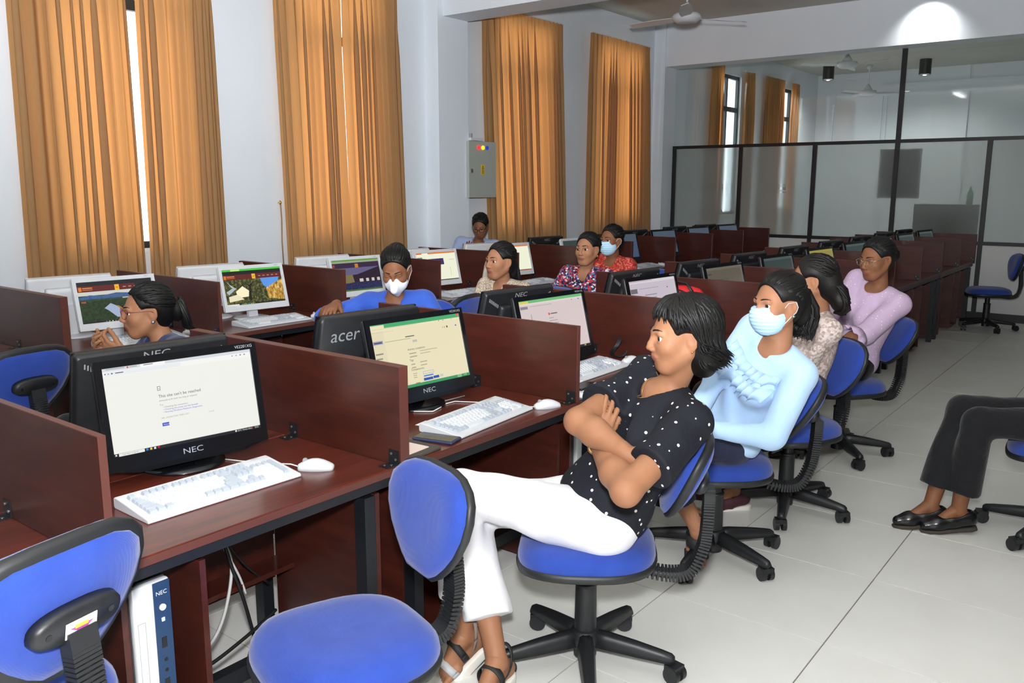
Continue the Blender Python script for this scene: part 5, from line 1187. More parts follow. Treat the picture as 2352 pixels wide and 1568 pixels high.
# red backpack in the fourth booth
RED = mottled('red_nylon', srgb(196, 24, 34), srgb(216, 34, 42), 20, .6, .3, 120)
bp = empty('backpack', (3.02-.0, .50, HD), 0, 'red backpack with black straps on the desk of the fourth booth', 'bag')
sdf_obj('pack_body', [el((0, 0, .13), (.12, .17, .15), None, .05), el((-.05, 0, .10), (.10, .15, .12), None, .04), rc((0, -.10, .24), (0, .10, .24), .05, .05, .05)], .008, RED, bp, .003)
for s in (-1, 1): MB().tube([(-.10, s*.03, .21), (-.145, s*.035, .15), (-.15, s*.04, .07)], .008, BLACK, 8, True, .6).build('strap', bp)
MB().tube([(-.06, -.10, .27), (-.03, -.05, .315), (-.01, .02, .32), (.0, .09, .285)], .012, BLACK, 8, True, .6).build('carry_handle', bp)
MB().tube([(-.105, -.15, .03), (-.10, -.165, .14), (-.06, -.13, .24), (-.06, .0, .275), (-.06, .13, .24)], .005, BLACK, 6).build('zip', bp)
# cables and trunking under the nearest desk
CW, CK = mat('cable_grey', srgb(190, 192, 190), .5), mat('cable_black', srgb(24, 24, 26), .5)
def cable(path, r, m, lab):
    P = [Vector(p) for p in path]; out = []
    for i in range(len(P)-1):
        p0, p1, p2, p3 = P[max(i-1, 0)], P[i], P[i+1], P[min(i+2, len(P)-1)]
        for k in range(6):
            t = k/6; out.append(.5*((2*p1)+(p2-p0)*t+(2*p0-5*p1+4*p2-p3)*t*t+(-p0+3*p1-3*p2+p3)*t**3))
    out.append(P[-1]); setp(MB().tube(out, r, m, 6).build('cable'), lab, 'cable', 'cables under the nearest desk')
cable([(-.72, .30, .36), (-.64, .36, .50), (-.52, .44, .57), (-.44, .48, .55), (-.38, .46, .43), (-.42, .42, .31), (-.52, .36, .22), (-.70, .28, .20)], .006, CW, 'thick pale cable looping down in an arc under the nearest desk')
cable([(-.55, .44, .66), (-.47, .46, .58), (-.42, .46, .50), (-.36, .45, .36), (-.34, .44, .28)], .0045, CW, 'thin pale cable hanging straight below the nearest monitor')
cable([(-.60, .46, .66), (-.50, .45, .60), (-.43, .45, .59), (-.40, .46, .63), (-.44, .47, .65)], .004, CW, 'small pale cable hook near the desktop underside')
cable([(-.46, .45, .67), (-.43, .44, .56), (-.40, .43, .42), (-.36, .42, .26), (-.33, .42, .12)], .006, CK, 'black power cable hanging under the nearest desk')
cable([(-.48, .46, .67), (-.42, .45, .53), (-.33, .45, .38), (-.24, .45, .28)], .004, CK, 'thin black cable slanting to the right under the nearest desk')
cable([(-.72, .26, .19), (-.58, .27, .20), (-.42, .30, .22), (-.30, .33, .24)], .006, CK, 'black cable lying along the foot rail')
tr = empty('cable_trunking', (-.40, .30, 0), R(0), 'grey plastic cable trunking on the floor under the nearest desk', 'trunking')
bevel(MB().bx(-.34, .27, -.06, .06, 0, .05, GREY_PL).build('trunk', tr), .004); MB().bx(-.34, .27, -.055, .055, .0505, .056, SILVER).build('lid', tr)
# dark scrap on the floor
setp(MB().add([(-.04, -.02, .0005), (.05, -.015, .0005), (.04, .03, .0005), (-.045, .02, .0005), (-.04, -.02, .002), (.05, -.015, .002), (.04, .03, .002), (-.045, .02, .002)], [(0, 3, 2, 1), (4, 5, 6, 7), (0, 1, 5, 4), (1, 2, 6, 5), (2, 3, 7, 6), (3, 0, 4, 7)], mat('tape_grey', srgb(110, 106, 98), .7)).build('tape_scrap', None, (4.55, -1.02, 0)), 'small grey scrap of tape on the floor', 'scrap')
# ================================================================== THE PEOPLE
from mathutils.bvhtree import BVHTree
def bvh(o): me = o.data; return BVHTree.FromPolygons([v.co.copy() for v in me.vertices], [tuple(p.vertices) for p in me.polygons])
def child(root, n): return [c for c in root.children if c.name.split('.')[0] == n][0]
def drape(tree, F, t, l, off=.004):
    o = Vector(F['T'](t, .5, l)); d = Vector(-F['fwd']); h = tree.ray_cast(o, d)
    return (h[0]-d*off) if h[0] is not None else None
def ruffle(tree, F, t0, t1, l0, l1, waves, depth, m, root, n=90, drop=.035):
    vs = []; ok = []
    for i in range(n+1):
        u = i/n; l = l0+(l1-l0)*u; t = t0+(t1-t0)*math.sin(math.pi*u)
        p = drape(tree, F, t, l)
        if p is None: continue
        a = math.sin(2*math.pi*waves*u+.6*math.sin(9*u)); f = Vector(F['fwd']); lf = Vector(F['lft']); b_ = math.cos(2*math.pi*waves*u+.6*math.sin(9*u))
        p2 = drape(tree, F, t-drop*.5/.45, l) or p; p3 = drape(tree, F, t-drop*(1+.08*a)/.45, l) or p
        vs += [p, p2+f*(.004+depth*.5*(1+a))+lf*.004*b_, p3+f*(.003+depth*(1+a))+lf*.007*b_]
    k = len(vs)//3; fs = [(3*i+j, 3*i+j+1, 3*i+j+4, 3*i+j+3) for i in range(k-1) for j in range(2)]
    b = MB().add(vs, fs, m, True); o = attach(F, root, b, 'ruffle'); s = o.modifiers.new('t', 'SOLIDIFY'); s.thickness = .002; return o
def sandal(F, root, leg, sole_m, straps, name='sandal', wedge=.03):
    an, fd, sn, q = leg; x = nrm(fd); dn = nrm(sn-x*np.dot(sn, x)); y = np.cross(-dn, x); b = MB()
    # sole: an outline swept down
    out = [(-.075, 0), (-.070, .022), (-.05, .032), (.0, .030), (.05, .033), (.10, .043), (.145, .040), (.170, .018), (.174, 0), (.170, -.018), (.14, -.038), (.09, -.040), (.04, -.030), (-.02, -.029), (-.055, -.031), (-.07, -.020)]
    ring = lambda d, g: [an+x*(a*g)+y*(c*g)+dn*(.084+d) for a, c in out]
    b.loft([[Vector(v) for v in ring(0, 1)], [Vector(v) for v in ring(.006, 1.05)], [Vector(v) for v in ring(wedge, 1.04)], [Vector(v) for v in ring(wedge+.006, .98)]], sole_m)
    o = attach(F, root, b, name)
    for (cx, cz, ry, rz, w, tilt, m) in straps:
        t = MB(); pts = []
        for k in range(25):
            g = 2*math.pi*k/24; pts.append(Vector(an+x*(cx+tilt*math.sin(g)*rz)+y*math.cos(g)*ry-dn*(cz+math.sin(g)*rz)))
        vs = []; 
        for p in pts: vs += [p-Vector(x)*w/2, p+Vector(x)*w/2]
        t.add(vs, [(2*i, 2*i+1, 2*i+3, 2*i+2) for i in range(24)], m, True); s = t.build('strap', o); s.modifiers.new('t', 'SOLIDIFY').thickness = .003
    return o
def shoe(F, root, leg, m, sole_m, name='shoe', open_=True, s=1.08, h=.012):
    an, fd, sn, q = leg; x = nrm(fd); dn = nrm(sn-x*np.dot(sn, x)); y = np.cross(-dn, x); s = 1.0; M = np.stack([x, y, -dn], 1)
    heel, ball, toe = an-x*.045+dn*.060, an+x*.10+dn*.066, an+x*.155+dn*.070
    o = [rc(heel-dn*.008, an+x*.03+dn*.055, .037, .035, .02), rc(an+x*.03+dn*.055, ball, .034, .036, .03), rc(ball, toe, .036, .026, .03), el(an-x*.03+dn*.035, V3(.045, .034, .035), M, .03)]
    if open_: o.append(el(an+x*.02+dn*.005, V3(.075, .032, .042), M, .008, 'sub'))
    o.append(cut(an+dn*.092, dn, .3, .004))
    k = obj(name, np_mesh(name, [sdf_mesh(o, .005)], [m]), root); k.matrix_parent_inverse = F['inv']
    out = [(-.083, 0), (-.075, .026), (-.05, .036), (.0, .033), (.05, .036), (.10, .042), (.15, .034), (.178, .012), (.178, -.012), (.15, -.034), (.10, -.040), (.05, -.034), (.0, -.032), (-.05, -.035), (-.075, -.025)]
    b = MB(); ring = lambda d, g: [Vector(an+x*a*g+y*c*g+dn*(.088+d)) for a, c in out]
    b.loft([ring(0, 1), ring(.004, 1.02), ring(h, 1.02), ring(h+.003, .98)], sole_m); sl = b.build('sole', k); return k
SOLE_W, SOLE_T, SOLE_K = mat('white_rubber_sole', srgb(226, 222, 214), .6), mat('taupe_sole', srgb(176, 166, 152), .6), mat('dark_sole', srgb(62, 56, 48), .8)
STRAP_K, STRAP_G, STRAP_T = mat('black_strap', srgb(30, 31, 34), .7), mat('grey_strap', srgb(176, 178, 180), .6), mat('taupe_strap', srgb(128, 116, 108), .7)
SHOE_K = mat('black_leather', srgb(18, 19, 23), .25)

# ---------------- 1. woman in the dotted blouse and white trousers
DOT = dotted('dotted_black_cotton', srgb(26, 28, 36), srgb(225, 222, 220), 33, .16)
WHT = cloth('white_trousers', srgb(218, 218, 222), srgb(226, 226, 230), bs=.3, bscale=11)
P = dict(pelvis=(.43, -.52, .575), pyaw=128, neck=(.515, -.715, 1.025), cyaw=150, head=(.495, -.755, 1.202), hrot=(133, 4, 0), build=1.12, sw=.165,
         elbr=(.255, -.525, .930), handr=(.228, -.722, .868), hdirr=(.10, -.55, -.30), hnormr=(.9, .1, -.1), curlr=(38, 48, 35),
         elbl=(.105, -.79, .80), handl=(.312, -.560, .855), hdirl=(.030, -.034, .150), hnorml=(.78, .60, -.18), curll=((14, 22, 14),)*4, thumbl=20, sleeve=.66, slr=.068,
         kneel=(.14, -.13, .645), ankl=(.105, -.165, .135), fdirl=(-.62, .25, -.42), soler=(0, 0, -1), solel=(-.35, .15, -.9), kneer=(.23, -.075, .555), ankr=(.085, -.33, .105), fdirr=(-.75, -.10, -.12), hem=.72, hemr=.075, legw=1.08, wob=.0034, wf=36, bwob=.004, neckline=('round', .10), topcut=((.36, -.47, .52), (-.35, .45, -1)))
r1, F1 = person('person', 'woman in a dotted black blouse and white trousers, arms crossed, in the foreground', P, SK1, HAIR, DOT, WHT, seed=3, res=.007, hres=.0030)
h = Hair(F1['hc'], F1['Rh'], 1.0, HAIR, 5)
for i in range(330):    # layered bob from a side parting
    az = h.r.uniform(58, 302); a = min(az, 360-az); sg = 1 if az < 180 else -1
    ln = .02+.075*max(0, (a-70)/110); q = h.r.random()
    end = h.r.uniform(-26, -4) if a > 95 else h.r.uniform(2, 14)
    h.sweep((az-180)*.35+h.r.uniform(-40, 40), h.r.uniform(60, 88), az, end, .004, .008+.010*q, h.r.uniform(.004, .0075), tail=[(.000, 0, -ln*.5), (-.002-.006*q, .003*sg, -ln*.4), (-.010-.016*q, .008*sg*q, -ln*.25)] if a > 95 else [(-.004, 0, -.010)], bulge=.008)
for i in range(150):    # hair lying on the nape
    az = h.r.uniform(105, 255); sg = 1 if az < 180 else -1; q = h.r.random()
    h.sweep(az, h.r.uniform(5, 35), az+h.r.uniform(-8, 8), h.r.uniform(-42, -30), .006, .010, h.r.uniform(.004, .007), tail=[(.004, -.002*sg, -.025), (.001, 0, -.025), (-.006-.01*q, .004*sg, -.018), (-.014-.012*q, .006*sg, -.010)])
for i in range(90):     # swept fringe
    az = h.r.uniform(-62, 62); h.sweep(h.r.uniform(-40, 70), h.r.uniform(66, 86), az, h.r.uniform(14, 27)-abs(az)*.10, .005, .006+h.r.random()*.006, h.r.uniform(.003, .006), bulge=.012)
cp = h.cap(.007, extra=[((-.055, 0, -.045), (.062, .074, .085), .03, None), ((-.070, 0, -.095), (.040, .058, .050), .03, None)])
h.build(r1, [cp]).matrix_parent_inverse = F1['inv']
for kk in (0, 1): pass
hs = [(.055, .028, .050, .030, .022, -.5, STRAP_K), (.085, .02, .046, .044, .024, .3, STRAP_G), (-.02, -.012, .040, .052, .014, -.9, STRAP_K)]
sandal(F1, r1, F1['legs'][0], SOLE_W, [(.045, -.030, .044, .046, .026, .0, STRAP_K), (.105, -.058, .047, .034, .026, .2, STRAP_G), (-.02, -.020, .038, .050, .014, -.8, STRAP_T)])
sandal(F1, r1, F1['legs'][1], SOLE_W, [(.045, -.030, .044, .046, .026, .0, STRAP_K), (.105, -.058, .047, .034, .026, .2, STRAP_G), (-.02, -.020, .038, .050, .014, -.8, STRAP_K)])
tb = bvh(child(r1, 'body')); tt = bvh(child(r1, 'blouse')); pts = []
for i in range(21):
    u = i/20*2-1; o = Vector(F1['neck']+F1['up']*(-.075+.085*abs(u)**1.3)+F1['lft']*.066*u+F1['fwd']*.4); hh = tb.ray_cast(o, Vector(-F1['fwd'])); h2 = tt.ray_cast(o, Vector(-F1['fwd'])); c = [q[0] for q in (hh, h2) if q[0] is not None]
    if c: pts.append(min(c, key=lambda q: (q-o).length)+Vector(F1['fwd'])*.003)
if len(pts) > 4: attach(F1, r1, MB().tube(pts, .0011, GOLD, 5), 'necklace')
def ring_on(a, b, t, r, w, m, name, root, F):
    a, b = V3(*a), V3(*b); c = a+(b-a)*t; x = nrm(b-a); y = nrm(np.cross(x, V3(0, 0, 1))); z = np.cross(x, y); attach(F, root, MB().tube([Vector(c+y*r*math.cos(g)+z*r*math.sin(g)) for g in [2*math.pi*k/24 for k in range(25)]], w, m, 6, False), name)
ring_on(P['elbr'], P['handr'], .52, .0395, .003, GOLD, 'bangle', r1, F1); ring_on(P['elbl'], P['handl'], .93, .031, .0035, GOLD, 'wrist_watch', r1, F1)
attach(F1, r1, MB().lathe(tuple(F1['H'](-.008, .080, -.043)), [(.001, -.004), (.004, -.001), (.004, .002), (.001, .004)], GOLD, 8), 'earring')

# ---------------- 2. masked woman in pale blue
PBL = cloth('pale_blue_blouse', srgb(168, 200, 236), srgb(178, 208, 240), bs=.35, bscale=12); NAVY = cloth('navy_trousers', srgb(28, 32, 52), srgb(34, 38, 60))
MASKB = mat('surgical_mask_blue', srgb(178, 216, 240), .7)
P = dict(pelvis=(1.50, -.50, .585), pyaw=135, neck=(1.395, -.745, 1.045), cyaw=157, head=(1.375, -.735, 1.208), hrot=(152, 3, 0), sw=.150,
         polel=(1.6, -1.3, .7), handl=(1.11, -.60, .72), poler=(1.5, .0, .6), handr=(1.17, -.47, .70), hdirl=(-.5, .6, 0), hdirr=(-.6, -.3, -.1), sleeve=1.96, slr=.036, wob=.003,
         kneel=(1.17, -.28, .62), ankl=(1.30, -.47, .21), fdirl=(-.15, -.12, -.9), solel=(.8, .5, -.2), kneer=(1.30, -.10, .60), ankr=(1.38, -.02, .10), hem=.72, neckline=('round', .055), topcut=((1.46, -.49, .56), (-.3, .3, -1)))
r2, F2 = person('person', 'woman in a blue surgical mask and pale blue ruffled blouse, leaning back', P, SK3, HAIR, PBL, NAVY, seed=8, res=.008, hres=.0034)
mask(F2, r2, 'surgical', MASKB)
h = Hair(F2['hc'], F2['Rh'], 1.0, HAIR, 8); pulled_back(h, 170, (180, 12), hair_el=40)
for i in range(190):
    a = h.r.uniform(0, 6.28); q = h.r.random(); h.lock([np.array([-.105, .01*math.cos(a), .03+.015*math.sin(a)]), np.array([-.13-.02*q, .035*math.cos(a), .01+.03*math.sin(a)]), np.array([-.135-.03*q, .05*math.cos(a), -.03+.02*math.sin(a)]), np.array([-.14-.035*q+.01*h.r.random(), .05*math.cos(a+.5), -.07]), np.array([-.115-.04*q, .055*math.cos(a+.2), -.105]), np.array([-.12-.03*q, .05*math.cos(a+.9), -.14]), np.array([-.09-.05*h.r.random(), .055*math.cos(a+.4), -.165+.03*h.r.random()])], h.r.uniform(.0035, .0075))
cp = h.cap(.004, extra=[((-.125, 0, -.03), (.040, .048, .085), .03, None), ((-.05, 0, .075), (.07, .06, .045), .03, None)]); h.build(r2, [cp]).matrix_parent_inverse = F2['inv']
attach(F2, r2, MB().lathe(tuple(F2['H'](-.008, .082, -.045)), [(.001, -.006), (.007, -.002), (.007, .002), (.001, .006)], STEEL, 8), 'earring')
attach(F2, r2, MB().tube([Vector(F2['H'](-.060, .045, .098)), Vector(F2['H'](-.085, .042, .080)), Vector(F2['H'](-.100, .035, .062))], .005, STEEL, 6), 'hair_clip')
tt = bvh(child(r2, 'blouse'))
ruffle(tt, F2, .86, .80, -.13, .13, 8, .008, PBL, r2, n=220, drop=.034); ruffle(tt, F2, .76, .70, -.135, .135, 7, .010, PBL, r2, n=220, drop=.048)
sandal(F2, r2, F2['legs'][0], SOLE_T, [(.05, -.030, .046, .046, .05, .3, STRAP_K), (.12, -.062, .050, .032, .035, .2, STRAP_K), (-.035, -.020, .036, .048, .014, -.6, STRAP_K)], wedge=.022)
shoe(F2, r2, F2['legs'][1], SHOE_K, SOLE_T)

# ---------------- 3. woman in the lace blouse, mostly hidden
LACE = print_cloth('lace_beige', [srgb(176, 158, 152), srgb(196, 182, 178), srgb(160, 142, 136), srgb(206, 194, 190)], 90); MAR = cloth('maroon_trousers', srgb(44, 22, 26))
P = dict(pelvis=(2.33, -.50, .60), pyaw=125, neck=(2.33, -.60, 1.045), cyaw=125, head=(2.27, -.575, 1.218), hrot=(106, 6, 0), build=1.08, polel=(2.7, -1.2, .7), handl=(2.05, -.35, .72), poler=(2.6, .0, .7), handr=(2.2, -.2, .72), sleeve=1.6, slr=.05,
         kneel=(1.98, -.30, .60), ankl=(2.13, -.28, .10), kneer=(2.1, -.12, .60), ankr=(2.22, -.16, .10), fdirl=(-.5, .5, -.1), shod=True, topcut=((2.3, -.5, .53), (0, 0, -1)))
r3, F3 = person('person', 'woman in a beige lace blouse with long dark hair, half hidden behind the masked woman', P, SK3, HAIR2, LACE, MAR, seed=12)
h = Hair(F3['hc'], F3['Rh'], 1.0, HAIR2, 12); pulled_back(h, 120, (180, -20), hair_el=44)
for i in range(200):
    a = h.r.uniform(0, 6.28); q = h.r.random(); j = lambda: h.r.uniform(-.008, .008); h.lock([np.array([-.085, .04*math.cos(a), -.02+j()]), np.array([-.115-.015*q, .055*math.cos(a)+j(), -.05+.02*math.sin(a)]), np.array([-.135-.02*q, .055*math.cos(a+.3)+j(), -.09+.03*math.sin(a)]), np.array([-.14-.02*q+j(), .055*math.cos(a+.5), -.13+.03*math.sin(a)]), np.array([-.12-.02*q+j(), .045*math.cos(a+.9), -.160+.02*math.sin(a)]), np.array([-.095+j(), .03*math.cos(a+1.2), -.172])], h.r.uniform(.004, .008))
cp = h.cap(.006, extra=[((-.085, 0, -.04), (.055, .066, .075), .03, None), ((-.12, 0, -.115), (.046, .056, .058), .03, None)]); h.build(r3, [cp]).matrix_parent_inverse = F3['inv']
BURG = mat('burgundy_knit', srgb(66, 28, 38), .8)
for l in F3['legs']: shoe(F3, r3, l, BURG, SOLE_W, 'sneaker', True, h=.022)

# ---------------- 4. woman in lilac with glasses
LIL = dotted('lilac_dotted', srgb(190, 168, 196), srgb(222, 206, 224), 42, .15); BLK = cloth('black_trousers', srgb(18, 19, 23), srgb(24, 25, 29))
P = dict(pelvis=(3.47, -.44, .60), pyaw=140, neck=(3.40, -.60, 1.085), cyaw=152, head=(3.35, -.585, 1.250), hrot=(153, 10, 0), closed=True, build=1.15, sw=.165,
         polel=(3.7, -1.2, .7), handl=(2.98, -.47, .75), poler=(3.4, .3, .6), handr=(3.05, -.30, .76), sleeve=1.22, slr=.062, kneel=(3.12, -.18, .62), ankl=(3.20, -.22, .11), kneer=(3.2, -.05, .62), ankr=(3.28, -.08, .11), hem=.78, shod=True, neckline=('round', .065), topcut=((3.45, -.45, .50), (-.1, .1, -1)))
r4, F4 = person('person', 'woman in a lilac dotted blouse and wire glasses, eyes lowered', P, SK2, HAIR, LIL, BLK, seed=15)
glasses(F4, r4, STEEL); h = Hair(F4['hc'], F4['Rh'], 1.0, HAIR, 15); pulled_back(h, 150, (180, -8))
for i in range(60):
    a = h.r.uniform(0, 6.28); h.lock([np.array([-.095, .02*math.cos(a), .0]), np.array([-.135, .04*math.cos(a), .0+.04*math.sin(a)]), np.array([-.150, .02*math.cos(a+1), -.01+.03*math.sin(a+1)])], .011)
cp = h.cap(.003, extra=[((-.122, 0, -.005), (.034, .045, .045), .02, None)]); h.build(r4, [cp]).matrix_parent_inverse = F4['inv']
tt = bvh(child(r4, 'blouse'))
eb = ik(F4['sh'][1], V3(*P['handl']), .275, .235, P['polel']); ax = nrm(V3(*P['handl'])-eb); c0 = eb+ax*.035; y_ = nrm(np.cross(ax, V3(0, 0, 1))); z_ = np.cross(ax, y_)
vs = []; n = 48
for j, (d, rr) in enumerate(((0, .060), (.035, .075), (.065, .085))):
    for k in range(n): g = 2*math.pi*k/n; q = rr*(1+(.10*j)*math.sin(9*g)*.8); vs.append(c0+ax*d+y_*q*math.cos(g)+z_*q*math.sin(g))
o = attach(F4, r4, MB().add(vs, [(j*n+k, j*n+(k+1) % n, (j+1)*n+(k+1) % n, (j+1)*n+k) for j in range(2) for k in range(n)], LIL, True), 'sleeve_frill'); o.modifiers.new('t', 'SOLIDIFY').thickness = .002
for l in F4['legs']: shoe(F4, r4, l, SHOE_K, SOLE_K, 'shoe', True)

# ---------------- 5. seated person at the right edge: black trousers and loafers
P = dict(pelvis=(2.72, -1.66, .585), pyaw=98, neck=(2.78, -1.84, 1.05), cyaw=98, head=(2.78, -1.83, 1.22), hrot=(120, 5, 0), polel=(2.2, -2.2, .6), handl=(2.64, -1.62, .72), poler=(3.3, -2.1, .6), handr=(2.84, -1.60, .72), sleeve=.9,
         kneel=(2.50, -1.32, .565), ankl=(2.50, -1.275, .118), fdirl=(-.30, .46, -.06), kneer=(2.62, -1.235, .585), ankr=(2.475, -1.155, .118), fdirr=(-.35, .55, -.06), hem=.80, hemr=.085, legw=1.0, shod=True)
r5, F5 = person('person', 'person cut off by the right edge, black trousers and black loafers', P, SK2, HAIR, cloth('grey_shirt', srgb(90, 92, 100)), BLK, seed=18, res=.008, hres=.005)
h = Hair(F5['hc'], F5['Rh'], 1.0, HAIR, 18); pulled_back(h, 60); h.build(r5, [h.cap(.003)]).matrix_parent_inverse = F5['inv']
for l in F5['legs']: shoe(F5, r5, l, SHOE_K, SOLE_K, 'loafer', True)

# ---------------- 6. woman with pink glasses behind the nearest monitor
NV = cloth('navy_top', srgb(34, 42, 84), srgb(40, 50, 96))
P = dict(pelvis=(.10, 1.58, .585), pyaw=150, neck=(.085, 1.60, .985), cyaw=168, head=(.035, 1.63, 1.118), hrot=(160, 2, 0), polel=(.1, 1.2, .5), handl=(-.10, 1.60, .94), hdirl=(-.45, .35, .35), hnorml=(.2, .6, .5), curll=(35, 40, 25), poler=(.3, 2.2, .5), handr=(-.12, 1.72, .93), hdirr=(-.4, -.25, .3), hnormr=(.2, -.6, .4), sleeve=1.3,
         kneel=(-.30, 1.62, .6), ankl=(-.25, 1.62, .1), kneer=(-.27, 1.80, .6), ankr=(-.2, 1.8, .1))
r6, F6 = person('person', 'woman in pink-rimmed glasses and a dark ponytail behind the nearest monitor', P, SK1, HAIR, NV, BLK, seed=21, hres=.0034)
glasses(F6, r6, mat('pink_rim', srgb(120, 46, 58), .35), .025, .020, .0014); h = Hair(F6['hc'], F6['Rh'], 1.0, HAIR, 21); pulled_back(h, 170, (180, 2), hair_el=36)
for i in range(90):
    a = h.r.uniform(0, 6.28); q = h.r.random(); h.lock([np.array([-.108, .01*math.cos(a), .02]), np.array([-.135-.015*q, .03*math.cos(a), .015+.03*math.sin(a)]), np.array([-.15-.02*q, .035*math.cos(a), -.05]), np.array([-.15-.03*q, .03*math.cos(a+.5), -.09]), np.array([-.165-.03*q, .03*math.cos(a+1), -.115+.03*h.r.random()])], h.r.uniform(.005, .010))
cp = h.cap(.002, extra=[((-.125, 0, -.01), (.030, .038, .055), .02, None)]); h.build(r6, [cp]).matrix_parent_inverse = F6['inv']
attach(F6, r6, MB().lathe(tuple(F6['H'](-.008, .080, -.044)), [(.001, -.008), (.008, -.004), (.008, .004), (.001, .008)], STEEL, 12), 'earring')

# ---------------- 7. woman in the N95 mask and blue top
BLT = cloth('blue_top', srgb(48, 82, 176), srgb(56, 92, 188), bs=.35, bscale=12); N95 = mat('white_respirator', srgb(228, 232, 240), .7)
P = dict(pelvis=(1.62, 1.62, .59), pyaw=215, neck=(1.50, 1.555, 1.045), cyaw=216, head=(1.462, 1.505, 1.205), hrot=(214, 26, 3), closed=True, sw=.160, poler=(1.0, 2.2, .75), handr=(1.15, 1.66, 1.02), hdirr=(-.55, -.30, -.10), hnormr=(0, 0, -1), curlr=(20, 35, 25), polel=(2.1, 1.0, .6), handl=(1.45, 1.30, .70), sleeve=1.15, slr=.055, neckline=('v', .085), kneel=(1.3, 1.35, .6), ankl=(1.4, 1.4, .1), kneer=(1.25, 1.5, .6), ankr=(1.35, 1.55, .1))
r7, F7 = person('person', 'woman in a white N95 mask and royal blue top, looking down', P, SK2, HAIR, BLT, BLK, seed=24, hres=.0036)
mask(F7, r7, 'n95', N95); h = Hair(F7['hc'], F7['Rh'], 1.0, HAIR, 24); pulled_back(h, 140, (180, 20), hair_el=42); h.build(r7, [h.cap(.004, extra=[((-.09, 0, .07), (.045, .05, .045), .03, None)])]).matrix_parent_inverse = F7['inv']

# ---------------- 8. woman in the beige print shirt
BEI = print_cloth('beige_print', [srgb(178, 160, 140), srgb(206, 196, 180), srgb(150, 128, 108), srgb(196, 182, 164)], 150)
P = dict(pelvis=(2.55, 1.56, .60), pyaw=165, neck=(2.50, 1.555, 1.035), cyaw=178, head=(2.44, 1.53, 1.185), hrot=(170, 0, 0), sw=.155, polel=(2.6, 1.0, .6), handl=(2.2, 1.40, .72), poler=(2.6, 2.2, .6), handr=(2.2, 1.65, .72), sleeve=1.3, neckline=('v', .075), kneel=(2.1, 1.45, .6), ankl=(2.2, 1.45, .1), kneer=(2.1, 1.65, .6), ankr=(2.2, 1.65, .1))
r8, F8 = person('person', 'woman in a beige print shirt with a dark ponytail, looking left', P, SK3, HAIR, BEI, BLK, seed=27, hres=.0036)
h = Hair(F8['hc'], F8['Rh'], 1.0, HAIR, 27); pulled_back(h, 150, (180, 0), hair_el=40)
for i in range(60):
    a = h.r.uniform(0, 6.28); q = h.r.random(); h.lock([np.array([-.105, .01*math.cos(a), .0]), np.array([-.13, .03*math.cos(a), -.04]), np.array([-.135-.01*q, .03*math.cos(a), -.10]), np.array([-.145-.02*q, .025*math.cos(a), -.15]), np.array([-.175-.02*q, .02*math.cos(a), -.17])], h.r.uniform(.006, .011))
h.build(r8, [h.cap(.004, extra=[((-.115, 0, -.05), (.032, .040, .075), .02, None)])]).matrix_parent_inverse = F8['inv']

# ---------------- 9. woman in floral print
FLO = print_cloth('floral_print', [srgb(150, 30, 44), srgb(44, 42, 92), srgb(205, 200, 206), srgb(30, 26, 40), srgb(176, 60, 70), srgb(96, 110, 150)], 85)
P = dict(pelvis=(3.50, 1.52, .60), pyaw=175, neck=(3.44, 1.50, 1.055), cyaw=185, head=(3.40, 1.465, 1.212), hrot=(182, 0, 2), sw=.16, polel=(3.6, 1.0, .6), handl=(3.15, 1.35, .72), poler=(3.6, 2.2, .6), handr=(3.15, 1.65, .72), sleeve=1.2, neckline=('v', .09), kneel=(3.05, 1.42, .6), ankl=(3.15, 1.42, .1), kneer=(3.05, 1.6, .6), ankr=(3.15, 1.6, .1))
r9, F9 = person('person', 'woman in a red and blue floral blouse, smiling slightly', P, SK3, HAIR, FLO, BLK, seed=30, hres=.0038)
h = Hair(F9['hc'], F9['Rh'], 1.0, HAIR, 30); pulled_back(h, 130, (180, 0), hair_el=46); h.build(r9, [h.cap(.003, extra=[((-.105, 0, -.03), (.03, .04, .05), .02, None)])]).matrix_parent_inverse = F9['inv']
attach(F9, r9, MB().lathe(tuple(F9['H'](-.008, .080, -.055)), [(.001, -.012), (.006, -.004), (.006, .004), (.001, .010)], GOLD, 10), 'earring')

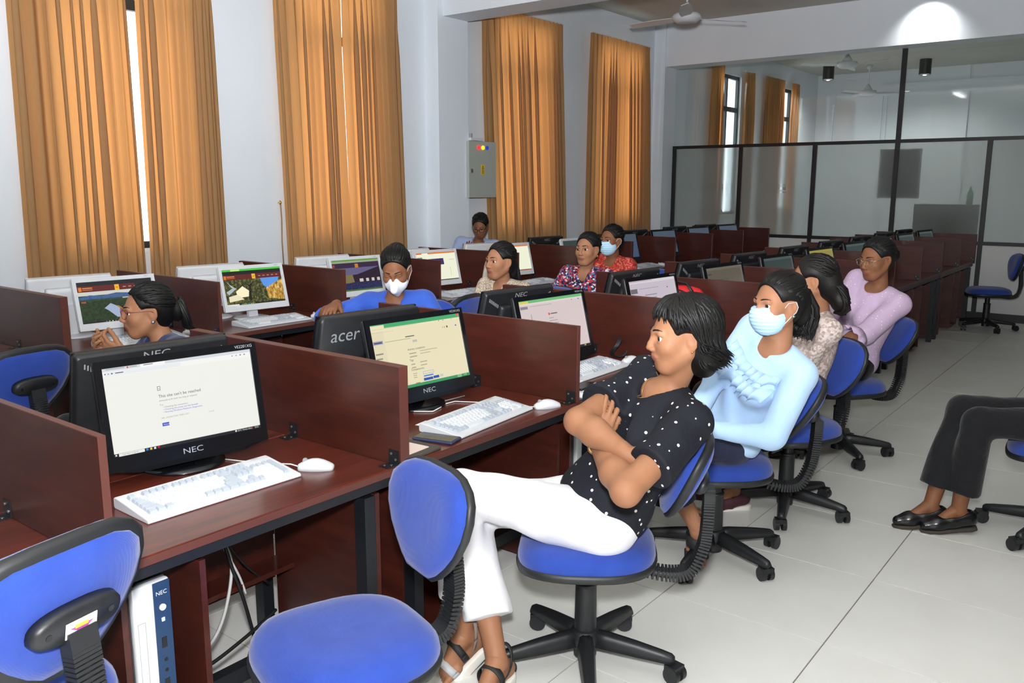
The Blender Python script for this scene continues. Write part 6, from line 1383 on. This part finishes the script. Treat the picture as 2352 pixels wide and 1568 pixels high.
# ---------------- 10. masked woman in red
REDP = print_cloth('red_print', [srgb(168, 52, 44), srgb(186, 66, 56), srgb(150, 40, 36), srgb(206, 110, 96)], 90)
P = dict(pelvis=(4.20, 1.70, .62), pyaw=165, neck=(4.13, 1.68, 1.085), cyaw=170, head=(4.06, 1.66, 1.240), hrot=(172, 2, 0), sw=.16, polel=(4.3, 1.2, .6), handl=(3.85, 1.55, .72), poler=(4.3, 2.3, .6), handr=(3.85, 1.8, .72), sleeve=1.3, kneel=(3.75, 1.6, .6), ankl=(3.85, 1.6, .1), kneer=(3.75, 1.78, .6), ankr=(3.85, 1.78, .1))
r10, F10 = person('person', 'woman in a blue surgical mask and red print blouse behind the floral blouse', P, SK2, HAIR, REDP, BLK, seed=33, hres=.004)
mask(F10, r10, 'surgical', MASKB); h = Hair(F10['hc'], F10['Rh'], 1.0, HAIR, 33); pulled_back(h, 110, (180, -5), hair_el=40); h.build(r10, [h.cap(.003, extra=[((-.11, 0, -.02), (.03, .04, .045), .02, None)])]).matrix_parent_inverse = F10['inv']

# ---------------- 11. man by the windows
SHB = cloth('pale_blue_shirt', srgb(150, 168, 206), srgb(162, 180, 214))
P = dict(pelvis=(5.12, 4.02, .62), pyaw=225, neck=(5.05, 3.90, 1.10), cyaw=222, head=(5.00, 3.83, 1.262), hrot=(206, 28, 0), sw=.185, poler=(4.6, 4.3, .7), handr=(4.80, 3.84, .955), hdirr=(.02, -.1, .5), hnormr=(.5, .3, 0), polel=(5.5, 3.6, .6), handl=(4.95, 3.72, .82), sleeve=1.5, kneel=(4.85, 3.75, .6), ankl=(4.95, 3.85, .1), kneer=(4.75, 3.85, .6), ankr=(4.85, 3.95, .1), topname='shirt')
r11, F11 = person('person', 'man in dark glasses and a pale blue shirt by the windows, head bowed', P, SK2, HAIR, SHB, BLK, seed=36, hres=.004, male=True)
glasses(F11, r11, mat('dark_rim', srgb(18, 18, 20), .4), .025, .018, .0022); h = Hair(F11['hc'], F11['Rh'], 1.0, HAIR, 36)
for i in range(140): az = h.r.uniform(0, 360); e = h.r.uniform(38, 88); h.sweep(az, e, az+h.r.uniform(-10, 10), e-14, .006, .014, .006, steps=4)
h.build(r11, [h.cap(.008)]).matrix_parent_inverse = F11['inv']
